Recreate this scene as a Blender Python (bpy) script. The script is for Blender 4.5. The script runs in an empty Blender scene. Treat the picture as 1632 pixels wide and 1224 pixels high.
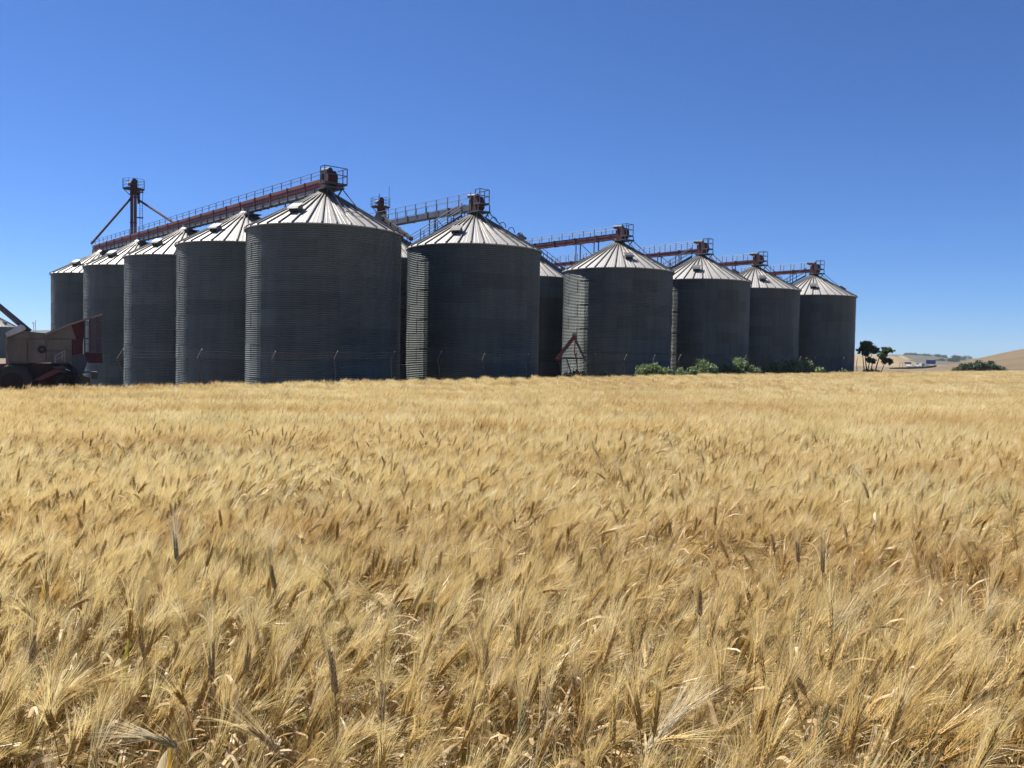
import bpy, math, random
import numpy as np
from mathutils import Vector, Matrix, Euler
random.seed(7)
rng = np.random.default_rng(11)
sc = bpy.context.scene
col = sc.collection
R_ = math.radians

# ------------------------------------------------------------------ camera, sky, sun, exposure
FPX = 1367.0
EYE = 1.70
PITCH, ROLL = 1.93, 1.0
cam_d = bpy.data.cameras.new('camera')
cam = bpy.data.objects.new('camera', cam_d)
col.objects.link(cam)
cam_d.sensor_width = 36.0
cam_d.lens = 36.0 * FPX / 1632.0
cam_d.clip_start = 0.05
cam_d.clip_end = 12000
CROT = Matrix.Rotation(R_(90 - PITCH), 3, 'X') @ Matrix.Rotation(R_(ROLL), 3, 'Z')
cam.matrix_world = Matrix.Translation((0, 0, EYE)) @ CROT.to_4x4()
sc.camera = cam

SUN_BEARING, SUN_ELEV = -57.0, 54.0          # clockwise from the view direction
SUN_DIR = Vector((math.sin(R_(SUN_BEARING)) * math.cos(R_(SUN_ELEV)),
                  math.cos(R_(SUN_BEARING)) * math.cos(R_(SUN_ELEV)), math.sin(R_(SUN_ELEV))))
world = bpy.data.worlds.new('World')
sc.world = world
world.use_nodes = True
wn = world.node_tree
bg = wn.nodes['Background']
sky = wn.nodes.new('ShaderNodeTexSky')
sky.sky_type = 'NISHITA'
sky.sun_disc = False
sky.sun_elevation = R_(SUN_ELEV)
sky.sun_rotation = R_(SUN_BEARING)
sky.altitude = 2200
sky.air_density = 1.0
sky.dust_density = 0.0
sky.ozone_density = 9.0
wb = wn.nodes.new('ShaderNodeMix'); wb.data_type = 'RGBA'; wb.blend_type = 'MULTIPLY'   # the camera's cool white balance
wb.inputs[0].default_value = 1.0; wb.inputs[7].default_value = (0.76, 0.95, 1.22, 1)
wn.links.new(sky.outputs['Color'], wb.inputs[6]); wn.links.new(wb.outputs[2], bg.inputs['Color'])
bg.inputs['Strength'].default_value = 0.053
sun_d = bpy.data.lights.new('sun', 'SUN')
sun_d.energy = 5.0
sun_d.angle = R_(0.53)
sun_d.color = (1.0, 0.93, 0.82)
sun = bpy.data.objects.new('sun', sun_d)
col.objects.link(sun)
sun.rotation_euler = SUN_DIR.to_track_quat('Z', 'Y').to_euler()
sc.view_settings.view_transform = 'Standard'
sc.view_settings.look = 'None'
sc.view_settings.exposure = 0.98
sc.view_settings.gamma = 1.0
sc.view_settings.use_curve_mapping = False
sc.cycles.max_bounces = 6
sc.cycles.diffuse_bounces = 3
sc.cycles.transmission_bounces = 3
sc.cycles.transparent_max_bounces = 4
sc.cycles.caustics_reflective = False
sc.cycles.caustics_refractive = False

# ------------------------------------------------------------------ helpers
def ray(px, py):
    return CROT @ Vector(((px - 816) / FPX, -(py - 612) / FPX, -1.0))
def at(px, py, Y):
    d = ray(px, py)
    return Vector((0, 0, EYE)) + d * (Y / d.y)

def ground_z(x, y):
    x = np.asarray(x, float); y = np.asarray(y, float)
    r = np.hypot(x, y) + 1e-6
    s = np.clip(x / r, -0.6, 0.6)
    f = 1 - np.exp(-(r / 22.0) ** 1.5)
    far = 1 - np.exp(-(np.maximum(r - 140, 0) / 200.0) ** 1.3)
    behind = np.clip((-(x + 17.2) * 0.731 + (y - 38.0) * 0.683 - 3.0) / 7.0, 0, 1)   # the silo yard lies lower than the field
    near = 1 - np.clip((r - 150) / 90.0, 0, 1)
    return -(0.66 - 0.5 * s) * f * np.where(y > 0, 1, 0.3) - 0.75 * far - 1.3 * behind ** 2 * (3 - 2 * behind) * near

def gz(x, y):
    return float(ground_z(x, y))

def tag(o, label=None, cat=None, group=None, kind=None):
    if label: o['label'] = label
    if cat: o['category'] = cat
    if group: o['group'] = group
    if kind: o['kind'] = kind
    return o

def empty(name, loc=(0, 0, 0), rotz=0.0, parent=None):
    o = bpy.data.objects.new(name, None)
    o.empty_display_size = 0.3
    col.objects.link(o)
    o.location = loc
    o.rotation_euler = (0, 0, rotz)
    if parent: o.parent = parent
    return o

def link(name, mesh, parent=None, loc=(0, 0, 0), rot=(0, 0, 0)):
    o = bpy.data.objects.new(name, mesh)
    col.objects.link(o)
    o.location = loc
    o.rotation_euler = rot
    if parent: o.parent = parent
    return o

class MB:
    def __init__(s):
        s.v, s.f, s.m = [], [], []
    def add(s, vs, fs, mi=0):
        n = len(s.v)
        s.v += [tuple(v) for v in vs]
        s.f += [tuple(i + n for i in f) for f in fs]
        s.m += [mi] * len(fs)
        return s
    def box(s, c, size, rot=None, mi=0):
        c = Vector(c)
        hx, hy, hz = size[0] / 2, size[1] / 2, size[2] / 2
        vs = []
        for x, y, z in ((-1, -1, -1), (1, -1, -1), (1, 1, -1), (-1, 1, -1), (-1, -1, 1), (1, -1, 1), (1, 1, 1), (-1, 1, 1)):
            p = Vector((x * hx, y * hy, z * hz))
            if rot is not None: p = rot @ p
            vs.append(c + p)
        return s.add(vs, [(0, 3, 2, 1), (4, 5, 6, 7), (0, 1, 5, 4), (1, 2, 6, 5), (2, 3, 7, 6), (3, 0, 4, 7)], mi)
    def beam(s, a, b, w, h, mi=0, up=(0, 0, 1)):
        a, b = Vector(a), Vector(b)
        d = b - a
        L = d.length
        if L < 1e-6: return s
        d = d / L
        up = Vector(up)
        if abs(d.dot(up)) > 0.99: up = Vector((1, 0, 0))
        x = d.cross(up).normalized()
        z = x.cross(d)
        rot = Matrix((x, d, z)).transposed()
        return s.box((a + b) / 2, (w, L, h), rot, mi)
    def tube(s, a, b, r0, r1=None, n=8, mi=0, caps=True):
        a, b = Vector(a), Vector(b)
        r1 = r0 if r1 is None else r1
        d = (b - a).normalized()
        up = Vector((0, 0, 1)) if abs(d.z) < 0.95 else Vector((1, 0, 0))
        x = d.cross(up).normalized(); y = x.cross(d)
        vs = []
        for p, r in ((a, r0), (b, r1)):
            for k in range(n):
                t = 2 * math.pi * k / n
                vs.append(p + x * (r * math.cos(t)) + y * (r * math.sin(t)))
        fs = [(k, k + n, (k + 1) % n + n, (k + 1) % n) for k in range(n)]
        if caps:
            fs.append(tuple(range(n))); fs.append(tuple(range(2 * n - 1, n - 1, -1)))
        return s.add(vs, fs, mi)
    def path(s, pts, r, n=6, mi=0):
        for i in range(len(pts) - 1):
            r0 = r[i] if isinstance(r, (list, tuple)) else r
            r1 = r[i + 1] if isinstance(r, (list, tuple)) else r
            s.tube(pts[i], pts[i + 1], r0, r1, n, mi)
        return s
    def lathe(s, prof, n=24, mi=0, a0=0.0, a1=2 * math.pi):
        full = abs(a1 - a0 - 2 * math.pi) < 1e-6
        m = n if full else n + 1
        vs, fs = [], []
        for (r, z) in prof:
            for k in range(m):
                t = a0 + (a1 - a0) * k / n
                vs.append((r * math.cos(t), r * math.sin(t), z))
        for i in range(len(prof) - 1):
            for k in range(n):
                k2 = (k + 1) % m
                fs.append((i * m + k, i * m + k2, (i + 1) * m + k2, (i + 1) * m + k))
        return s.add(vs, fs, mi)
    def prism(s, poly, off, mi=0):
        """poly: 3-D points in a plane; off: extrusion vector"""
        n = len(poly)
        off = Vector(off)
        vs = [Vector(p) for p in poly] + [Vector(p) + off for p in poly]
        fs = [tuple(range(n)), tuple(range(2 * n - 1, n - 1, -1))]
        fs += [((i + 1) % n, i, i + n, (i + 1) % n + n) for i in range(n)]
        return s.add(vs, fs, mi)
    def mesh(s, name, mats, smooth=False):
        me = bpy.data.meshes.new(name)
        me.from_pydata([tuple(v) for v in s.v], [], s.f)
        if not isinstance(mats, (list, tuple)): mats = [mats]
        for m in mats: me.materials.append(m)
        if len(mats) > 1: me.polygons.foreach_set('material_index', s.m)
        if smooth: me.polygons.foreach_set('use_smooth', [True] * len(me.polygons))
        me.update()
        return me
    def build(s, name, mats, parent=None, loc=(0, 0, 0), rot=(0, 0, 0), smooth=False):
        return link(name, s.mesh(name, mats, smooth), parent, loc, rot)

# ------------------------------------------------------------------ materials
class NT:
    def __init__(s, name):
        s.mat = bpy.data.materials.new(name)
        s.mat.use_nodes = True
        s.t = s.mat.node_tree
        s.n = s.t.nodes; s.l = s.t.links
        s.b = s.n['Principled BSDF']
        s.out = s.n['Material Output']
    def node(s, typ, **kw):
        n = s.n.new(typ)
        for k, v in kw.items(): setattr(n, k, v)
        return n
    def noise(s, scale, vec=None, detail=4, rough=0.55, dim='3D'):
        n = s.node('ShaderNodeTexNoise'); n.inputs['Scale'].default_value = scale
        n.inputs['Detail'].default_value = detail; n.inputs['Roughness'].default_value = rough
        if vec is not None: s.l.new(vec, n.inputs['Vector'])
        return n.outputs['Fac']
    def ramp(s, fac, stops):
        n = s.node('ShaderNodeValToRGB'); e = n.color_ramp.elements
        while len(e) > 1: e.remove(e[-1])
        e[0].position = stops[0][0]; e[0].color = (*stops[0][1], 1)
        for p, c in stops[1:]:
            x = e.new(p); x.color = (*c, 1)
        s.l.new(fac, n.inputs['Fac'])
        return n.outputs['Color']
    def mix(s, fac, a, b, typ='MIX'):
        n = s.node('ShaderNodeMix', data_type='RGBA', blend_type=typ)
        for sock, v in ((n.inputs[0], fac), (n.inputs[6], a), (n.inputs[7], b)):
            if isinstance(v, (int, float)): sock.default_value = v
            elif isinstance(v, tuple): sock.default_value = (*v, 1)
            else: s.l.new(v, sock)
        return n.outputs[2]
    def bump(s, h, strength=0.3, dist=0.02):
        n = s.node('ShaderNodeBump'); n.inputs['Strength'].default_value = strength
        n.inputs['Distance'].default_value = dist
        s.l.new(h, n.inputs['Height']); s.l.new(n.outputs['Normal'], s.b.inputs['Normal'])
    def world(s):
        return s.node('ShaderNodeNewGeometry').outputs['Position']
    def obj(s):
        return s.node('ShaderNodeTexCoord').outputs['Object']
    def rand(s):
        return s.node('ShaderNodeObjectInfo').outputs['Random']
    def scaled(s, vec, sc_):
        n = s.node('ShaderNodeMapping'); n.inputs['Scale'].default_value = sc_
        s.l.new(vec, n.inputs['Vector']); return n.outputs['Vector']

def painted(name, c, c2=None, rough=0.6, metal=0.0, scale=1.5, randvar=0.0, streak=True):
    t = NT(name)
    c2 = c2 or tuple(x * 0.6 for x in c)
    p = t.world()
    f = t.noise(scale, t.scaled(p, (1, 1, 0.25)) if streak else p, 6, 0.65)
    cc = t.ramp(f, [(0.35, c2), (0.62, c)])
    if randvar:
        g = t.ramp(t.rand(), [(0, (1 - randvar,) * 3), (1, (1 + randvar,) * 3)])
        cc = t.mix(1.0, cc, g, 'MULTIPLY')
    t.l.new(cc, t.b.inputs['Base Color'])
    t.b.inputs['Roughness'].default_value = rough
    t.b.inputs['Metallic'].default_value = metal
    t.bump(t.noise(30, p), 0.15, 0.01)
    return t.mat

def steel(name, c, metal, rough, var=0.12, streak_sc=(1.2, 1.2, 0.12)):
    t = NT(name)
    p = t.world()
    f1 = t.noise(1.0, t.scaled(p, streak_sc), 6, 0.7)
    f2 = t.noise(9.0, p, 3, 0.6)
    cc = t.ramp(f1, [(0.3, tuple(x * 0.72 for x in c)), (0.55, c), (0.75, tuple(x * 1.15 for x in c))])
    cc = t.mix(0.25, cc, t.ramp(f2, [(0.35, tuple(x * 0.8 for x in c)), (0.7, tuple(x * 1.2 for x in c))]))
    g = t.ramp(t.rand(), [(0, (1 - var,) * 3), (1, (1 + var,) * 3)])
    cc = t.mix(1.0, cc, g, 'MULTIPLY')
    t.l.new(cc, t.b.inputs['Base Color'])
    t.b.inputs['Metallic'].default_value = metal
    t.l.new(t.ramp(f1, [(0.3, (rough + 0.12,) * 3), (0.7, (rough - 0.08,) * 3)]), t.b.inputs['Roughness'])
    return t.mat

M = {}
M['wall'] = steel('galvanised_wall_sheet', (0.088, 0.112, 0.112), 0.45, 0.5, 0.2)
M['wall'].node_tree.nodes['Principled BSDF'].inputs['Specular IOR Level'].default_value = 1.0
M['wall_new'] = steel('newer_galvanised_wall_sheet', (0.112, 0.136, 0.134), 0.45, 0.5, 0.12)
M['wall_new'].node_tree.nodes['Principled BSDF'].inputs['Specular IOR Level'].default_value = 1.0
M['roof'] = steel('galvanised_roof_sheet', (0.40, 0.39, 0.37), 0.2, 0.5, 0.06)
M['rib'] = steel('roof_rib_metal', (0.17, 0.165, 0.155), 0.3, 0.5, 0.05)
M['vent'] = steel('roof_vent_metal', (0.15, 0.15, 0.15), 0.3, 0.5, 0.05)
M['dark'] = painted('near_black', (0.02, 0.02, 0.022), rough=0.8)  # stands for shade inside vent and intake openings; also chute and hoses
M['red'] = painted('weathered_red_paint', (0.17, 0.040, 0.038), (0.10, 0.034, 0.032), 0.75, randvar=0.12)
M['redd'] = painted('dark_red_paint', (0.072, 0.016, 0.019), (0.04, 0.012, 0.014), 0.9)
M['pan'] = painted('pale_grey_sheet', (0.26, 0.25, 0.24), (0.16, 0.14, 0.13), 0.6, randvar=0.1)
M['greyb'] = painted('grey_steel_beam', (0.11, 0.118, 0.14), (0.07, 0.07, 0.085), 0.6, randvar=0.1)
M['frame'] = painted('dark_grey_steel', (0.075, 0.08, 0.10), (0.04, 0.04, 0.05), 0.6)
M['rail'] = painted('blue_grey_railing_steel', (0.07, 0.085, 0.12), (0.035, 0.04, 0.06), 0.5)
M['conc'] = painted('concrete', (0.30, 0.29, 0.27), (0.2, 0.19, 0.17), 0.9, streak=False)
M['post'] = painted('weathered_post', (0.11, 0.10, 0.09), (0.07, 0.06, 0.05), 0.85)
M['white'] = painted('white_paint', (0.5, 0.5, 0.49), (0.36, 0.35, 0.33), 0.5)
M['beige'] = painted('dusty_beige_paint', (0.155, 0.13, 0.10), (0.09, 0.07, 0.052), 0.7, randvar=0.1)
M['tan'] = painted('tan_panel', (0.12, 0.085, 0.045), (0.08, 0.055, 0.03), 0.7)
M['tyre'] = painted('tyre_rubber', (0.025, 0.024, 0.023), (0.05, 0.045, 0.04), 0.9)
M['eng'] = painted('engine_metal', (0.06, 0.07, 0.10), (0.03, 0.03, 0.04), 0.6)
M['blue'] = painted('blue_sign_face', (0.015, 0.07, 0.33), (0.012, 0.06, 0.28), 0.4)
M['asph'] = painted('asphalt', (0.06, 0.06, 0.06), (0.045, 0.045, 0.045), 0.9, streak=False)
M['bark'] = painted('bark', (0.09, 0.065, 0.045), (0.05, 0.04, 0.03), 0.95)
M['screen'] = painted('dusty_red_screen', (0.10, 0.055, 0.06), (0.07, 0.035, 0.04), 0.8)
M['underbody'] = painted('shade_dark_underbody', (0.045, 0.022, 0.02), (0.022, 0.014, 0.014), 0.9)  # underbody and rims coloured darker for the deep shade low on the combine
M['glass'] = painted('dark_glass', (0.03, 0.035, 0.04), rough=0.15)

def leafmat(name, c1, c2, transl=0.35, tint=None):
    t = NT(name)
    f = t.noise(0.9, t.world(), 4, 0.6)
    cc = t.ramp(f, [(0.35, c1), (0.65, c2)])
    f2 = t.noise(14.0, t.world(), 2)
    cc = t.mix(0.5, cc, t.ramp(f2, [(0.35, tuple(x * 0.6 for x in c1)), (0.65, tuple(x * 1.3 for x in c2))]))
    t.l.new(cc, t.b.inputs['Base Color'])
    t.b.inputs['Roughness'].default_value = 0.6
    tr = t.node('ShaderNodeBsdfTranslucent')
    t.l.new(cc, tr.inputs['Color'])
    mx = t.node('ShaderNodeMixShader'); mx.inputs[0].default_value = transl
    t.l.new(t.b.outputs[0], mx.inputs[1]); t.l.new(tr.outputs[0], mx.inputs[2])
    t.l.new(mx.outputs[0], t.out.inputs['Surface'])
    return t.mat
M['bush'] = leafmat('bush_leaves', (0.125, 0.185, 0.075), (0.22, 0.285, 0.13))
M['treeleaf'] = leafmat('tree_leaves', (0.06, 0.105, 0.045), (0.11, 0.175, 0.07), 0.4)
M['darkbush'] = leafmat('dark_bush_leaves', (0.045, 0.07, 0.028), (0.08, 0.115, 0.05), 0.3)

def soil(name, stops, scale, bump=0.5, dist=0.1, sc_=(1, 1, 1)):
    t = NT(name)
    p = t.scaled(t.world(), sc_)
    f = t.noise(scale, p, 8, 0.62)
    cc = t.ramp(f, stops)
    f2 = t.noise(scale * 14, p, 5, 0.7)
    cc = t.mix(0.35, cc, t.ramp(f2, [(0.3, tuple(x * 0.7 for x in stops[0][1])), (0.7, tuple(x * 1.2 for x in stops[-1][1]))]))
    t.l.new(cc, t.b.inputs['Base Color'])
    t.b.inputs['Roughness'].default_value = 1.0
    t.bump(f2, bump, dist)
    return t.mat
M['ground'] = soil('dry_ground', [(0.3, (0.10, 0.075, 0.045)), (0.5, (0.15, 0.115, 0.065)), (0.7, (0.20, 0.155, 0.085))], 0.06)
M['straw'] = soil('straw_litter_soil', [(0.3, (0.10, 0.065, 0.03)), (0.6, (0.19, 0.13, 0.06))], 1.5, 0.8, 0.05)
M['gold'] = soil('golden_stubble', [(0.3, (0.22, 0.165, 0.09)), (0.7, (0.29, 0.22, 0.125))], 0.02, 0.3, 0.3)
M['brownhill'] = soil('brown_ploughed_hill', [(0.3, (0.095, 0.068, 0.036)), (0.5, (0.135, 0.096, 0.05)), (0.7, (0.17, 0.125, 0.065))], 0.03, 0.6, 0.5, (1, 3, 1))
M['scrub'] = soil('scrub_hill', [(0.35, (0.045, 0.05, 0.032)), (0.5, (0.075, 0.072, 0.045)), (0.65, (0.12, 0.10, 0.06))], 0.012, 0.5, 1.0)
M['farhill'] = soil('far_hill', [(0.35, (0.02, 0.026, 0.018)), (0.65, (0.045, 0.045, 0.03))], 0.006, 0.5, 1.0)

# ------------------------------------------------------------------ ground
def grid_object(name, xs, ys, zf, mat):
    X, Y = np.meshgrid(xs, ys)
    Z = zf(X, Y)
    nx, ny = len(xs), len(ys)
    v = np.stack([X.ravel(), Y.ravel(), Z.ravel()], 1)
    i = np.arange((ny - 1) * (nx - 1)); a = (i // (nx - 1)) * nx + i % (nx - 1)
    f = np.stack([a, a + 1, a + 1 + nx, a + nx], 1)
    me = bpy.data.meshes.new(name)
    me.from_pydata(v.tolist(), [], f.tolist())
    me.materials.append(mat)
    me.polygons.foreach_set('use_smooth', [True] * len(me.polygons))
    return link(name, me)
def graded(lim, n, p=2.6):
    t = np.linspace(-1, 1, n)
    return np.sign(t) * np.abs(t) ** p * lim
g = grid_object('ground', graded(4600, 261), graded(3600, 261) + 0.0, ground_z, M['ground'])
tag(g, 'dry bare earth running from the wheat field to the distant hills', kind='structure')

# ------------------------------------------------------------------ hills
def ridge(name, pts, Y, front, back, mat, label, amp=0.0, base=-2.5, kind='structure', nfront=24):
    """a hill whose crest runs through the given sight lines at distance Y, sloping down `front` m towards us and `back` m behind"""
    P = [at(px, py, Y) for px, py in pts]
    xs = np.array([p.x for p in P]); zs = np.array([p.z for p in P])
    gx = np.linspace(xs[0], xs[-1], 140)
    cz = np.interp(gx, xs, zs)
    k = np.ones(7) / 7
    cz2 = np.convolve(np.pad(cz, 3, 'edge'), k, 'valid')
    gy = np.concatenate([np.linspace(-front, 0, nfront), np.linspace(0, back, 12)[1:]])
    X, T = np.meshgrid(gx, gy)
    s = np.where(T < 0, np.cos(np.pi * np.clip(-T / front, 0, 1)) * 0.5 + 0.5, np.cos(np.pi * T / back) * 0.5 + 0.5)
    Z = base + (cz2[None, :] - base) * s
    if amp:
        from mathutils import noise as N
        Z += np.array([[N.noise((x * 0.012, t * 0.02, 3.1)) + 0.5 * N.noise((x * 0.05, t * 0.05, 1.1)) for x in gx] for t in gy]) * amp * (s ** 0.7)
    v = np.stack([(X * (T + Y) / Y).ravel(), (T + Y).ravel(), Z.ravel()], 1)
    nx, ny = len(gx), len(gy)
    i = np.arange((ny - 1) * (nx - 1)); a = (i // (nx - 1)) * nx + i % (nx - 1)
    f = np.stack([a, a + 1, a + 1 + nx, a + nx], 1)
    me = bpy.data.meshes.new(name)
    me.from_pydata(v.tolist(), [], f.tolist())
    me.materials.append(mat)
    me.polygons.foreach_set('use_smooth', [True] * len(me.polygons))
    o = link(name, me)
    tag(o, label, kind=kind)
    return o
ridge('far_hill', [(-500, 522), (-200, 526), (0, 529), (60, 527), (110, 526), (200, 530), (420, 541), (700, 556)], 2600, 900, 500, M['farhill'],
      'dark blue distant hill low on the horizon behind the combine', 3.0)
ridge('far_hill', [(1150, 566), (1300, 563.5), (1420, 566), (1455, 565.5), (1475, 567.5), (1500, 570), (1540, 571.5), (1620, 572), (1800, 572), (2200, 580)], 1500, 500, 400, M['scrub'],
      'grey green scrub hill beyond the road to the right of the silos', 2.0)
ridge('hill', [(1150, 568), (1250, 566), (1350, 564.5), (1400, 565), (1430, 568.5), (1450, 575), (1470, 580.5), (1490, 584.5), (1540, 588)], 640, 190, 150, M['gold'],
      'pale golden stubble slope beyond the two small trees', 0.4)
ridge('hill', [(1440, 590), (1475, 588.5), (1500, 584), (1530, 577.5), (1565, 569.5), (1600, 561.5), (1640, 554.5), (1700, 547), (1800, 538), (1950, 534), (2200, 536), (2600, 550)], 430, 200, 260, M['brownhill'],
      'bare brown ploughed hill rising at the right edge', 0.5)

# ------------------------------------------------------------------ air
hz = bpy.data.materials.new('haze'); hz.use_nodes = True
hz.node_tree.nodes.remove(hz.node_tree.nodes['Principled BSDF'])
pv = hz.node_tree.nodes.new('ShaderNodeVolumePrincipled')
pv.inputs['Color'].default_value = (0.72, 0.85, 1.0, 1); pv.inputs['Density'].default_value = 0.00010
pv.inputs['Anisotropy'].default_value = 0.2
hz.node_tree.links.new(pv.outputs[0], hz.node_tree.nodes['Material Output'].inputs['Volume'])
tag(MB().box((0, 1600, 40), (9600, 4200, 95)).build('haze', hz), 'thin clear air haze over the whole plain', kind='stuff')

# ------------------------------------------------------------------ silos
SR = 5.0
BASE, EAVE, APEX = -2.05, EYE + 1.56 * SR, EYE + 2.13 * SR
NRING, NPAN, NROOF = 11, 12, 36
RING_H = (EAVE - BASE) / NRING
NCOR = 8
def panel_mesh():
    vs, fs = [], []
    na, nz = 6, NCOR * 6
    da = 2 * math.pi / NPAN
    over = 0.022
    for i in range(nz + 1):
        z = RING_H * i / nz
        c = 0.028 * math.cos(2 * math.pi * i / 6)
        for k in range(na + 1):
            t = k / na
            a = (t - 0.5) * (da + over)
            r = SR + c + 0.017 * t
            vs.append((r * math.cos(a), r * math.sin(a), z))
    for i in range(nz):
        for k in range(na):
            b = i * (na + 1) + k
            fs.append((b, b + 1, b + na + 2, b + na + 1))
    me = bpy.data.meshes.new('wall_panel')
    me.from_pydata(vs, [], fs)
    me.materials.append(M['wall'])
    me.polygons.foreach_set('use_smooth', [True] * len(me.polygons))
    nrm = []
    for i in range(nz + 1):
        sl = 1.34 * math.sin(2 * math.pi * i / 6)
        for k in range(na + 1):
            a = (k / na - 0.5) * (da + over)
            nrm.append(Vector((math.cos(a), math.sin(a), sl)).normalized())
    me.normals_split_custom_set_from_vertices(nrm)
    return me
PANEL = panel_mesh()
PANEL_NEW = PANEL.copy(); PANEL_NEW.materials[0] = M['wall_new']
RO = SR + 0.14
def zr(r):  # roof height at radius
    return EAVE + 0.06 + (APEX - EAVE) * (1 - r / SR)
def roofpanel_mesh():
    da = 2 * math.pi / NROOF
    mb = MB()
    h = 0.012
    cols = [(-0.5, 0), (-0.20, 0), (-0.17, h), (-0.13, h), (-0.10, 0), (0.10, 0), (0.13, h), (0.17, h), (0.20, 0), (0.5, 0)]
    rs = [RO, 3.4, 1.8, 0.42]
    vs, fs = [], []
    for r in rs:
        for t, dz in cols:
            a = t * da
            vs.append((r * math.cos(a), r * math.sin(a), zr(r) + dz))
    n = len(cols)
    for i in range(len(rs) - 1):
        for k in range(n - 1):
            fs.append((i * n + k, i * n + k + 1, (i + 1) * n + k + 1, (i + 1) * n + k))
    # turned-down drip edge
    b = len(vs)
    for t, dz in cols:
        a = t * da
        vs.append((RO * math.cos(a), RO * math.sin(a), zr(RO) - 0.07))
    for k in range(n - 1): fs.append((b + k, b + k + 1, k + 1, k))
    mb.add(vs, fs)
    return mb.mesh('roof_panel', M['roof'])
ROOFP = roofpanel_mesh()
def rib_mesh():
    mb = MB()
    r0, r1 = RO + 0.03, 0.45
    mb.prism([(r0, -0.035, zr(r0) - 0.03), (r1, -0.03, zr(r1)), (r1, -0.03, zr(r1) + 0.10), (r0, -0.035, zr(r0) + 0.115)], (0, 0.07, 0))
    return mb.mesh('roof_rib', M['rib'])
RIB = rib_mesh()
def collar_mesh():
    mb = MB()
    mb.lathe([(0.62, zr(0.62) + 0.14), (0.40, zr(0.40) + 0.17), (0.36, zr(0.2) + 0.2), (0.34, zr(0) + 0.18), (0.0, zr(0) + 0.2)], 18)
    return mb.mesh('roof_cap', M['vent'])
CAP = collar_mesh()
def vent_mesh():
    mb = MB()
    sl = math.atan((APEX - EAVE) / SR)
    r = 3.55
    rot = Matrix.Rotation(sl, 3, 'Y')
    # a boxed outlet standing on the slope with a raised lid, its solid core coloured near-black as the shaded opening
    mb.box((r, 0, zr(r) + 0.20), (0.50, 0.60, 0.38), rot, 1)
    mb.box((r + 0.02, 0, zr(r) + 0.42), (0.62, 0.78, 0.03), rot, 0)
    mb.box((r, 0.32, zr(r) + 0.20), (0.56, 0.03, 0.40), rot, 0)
    mb.box((r, -0.32, zr(r) + 0.20), (0.56, 0.03, 0.40), rot, 0)
    mb.box((r + 0.36, 0, zr(r + 0.3) + 0.38), (0.18, 0.78, 0.03), rot @ Matrix.Rotation(0.5, 3, 'Y'), 0)
    return mb.mesh('roof_vent', [M['vent'], M['dark']])
VENT = vent_mesh()
def eave_mesh():
    mb = MB()
    mb.lathe([(SR - 0.02, EAVE - 0.10), (SR + 0.07, EAVE - 0.10), (SR + 0.07, EAVE + 0.0), (SR - 0.02, EAVE + 0.02)], 72)
    return mb.mesh('eave_angle', M['rib'])
EAVER = eave_mesh()
def plinth_mesh():
    mb = MB()
    mb.lathe([(SR + 0.25, BASE - 1.5), (SR + 0.25, BASE), (SR - 0.1, BASE + 0.02)], 48)
    return mb.mesh('concrete_base', M['conc'])
PLINTH = plinth_mesh()
def hatch_mesh():
    mb = MB()
    mb.box((SR + 0.05, 0, BASE + 1.5), (0.12, 0.8, 1.1), mi=0)
    mb.box((SR + 0.10, 0, BASE + 1.5), (0.06, 0.62, 0.92), mi=0)
    return mb.mesh('hatch', M['vent'])
# whole wall / whole roof for silos that stand hidden behind
def whole_wall():
    mb = MB()
    prof = []
    n = NRING * NCOR * 4
    for i in range(n + 1):
        prof.append((SR + 0.028 * math.cos(2 * math.pi * i / 4), BASE + (EAVE - BASE) * i / n))
    mb.lathe(prof, 64)
    return mb.mesh('wall', M['wall'], True)
def whole_roof():
    mb = MB()
    mb.lathe([(RO, zr(RO) - 0.07), (RO, zr(RO)), (0.42, zr(0.42))], 36)
    return mb.mesh('roof', M['roof'])
def whole_ribs():
    mb = MB()
    for k in range(NROOF):
        c = Matrix.Rotation(2 * math.pi * k / NROOF, 3, 'Z')
        r0, r1 = RO + 0.03, 0.45
        mb.prism([c @ Vector(p) for p in ((r0, -0.035, zr(r0) - 0.03), (r1, -0.03, zr(r1)), (r1, -0.03, zr(r1) + 0.10), (r0, -0.035, zr(r0) + 0.115))], c @ Vector((0, 0.07, 0)))
    return mb.mesh('roof_rib', M['rib'])
WW, WR, WB = whole_wall(), whole_roof(), whole_ribs()

def bearing_rot(b):   # bearing (clockwise from +Y) -> rotation about Z for geometry modelled along +X
    return R_(90 - b)

def make_silo(x, y, label, full=True, vents=(198, 95, 310), group='corrugated steel grain silos', dz=0.0, newer=0):
    root = empty('grain_silo', (x, y, dz))
    tag(root, label, 'silo', group)
    if full:
        for k in range(NRING):
            for j in range(NPAN):
                a = 2 * math.pi * (j + 0.5 * (k % 2)) / NPAN + 0.13
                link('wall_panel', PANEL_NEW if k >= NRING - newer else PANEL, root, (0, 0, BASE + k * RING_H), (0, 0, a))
        for j in range(NROOF):
            link('roof_panel', ROOFP, root, (0, 0, 0), (0, 0, 2 * math.pi * (j + 0.5) / NROOF))
            link('roof_rib', RIB, root, (0, 0, 0), (0, 0, 2 * math.pi * j / NROOF))
    else:
        link('wall', WW, root); link('roof', WR, root); link('roof_rib', WB, root)
    link('eave_angle', EAVER, root)
    link('roof_cap', CAP, root)
    link('concrete_base', PLINTH, root)
    for b in vents:
        link('roof_vent', VENT, root, (0, 0, 0), (0, 0, bearing_rot(b)))
    return root

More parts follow.
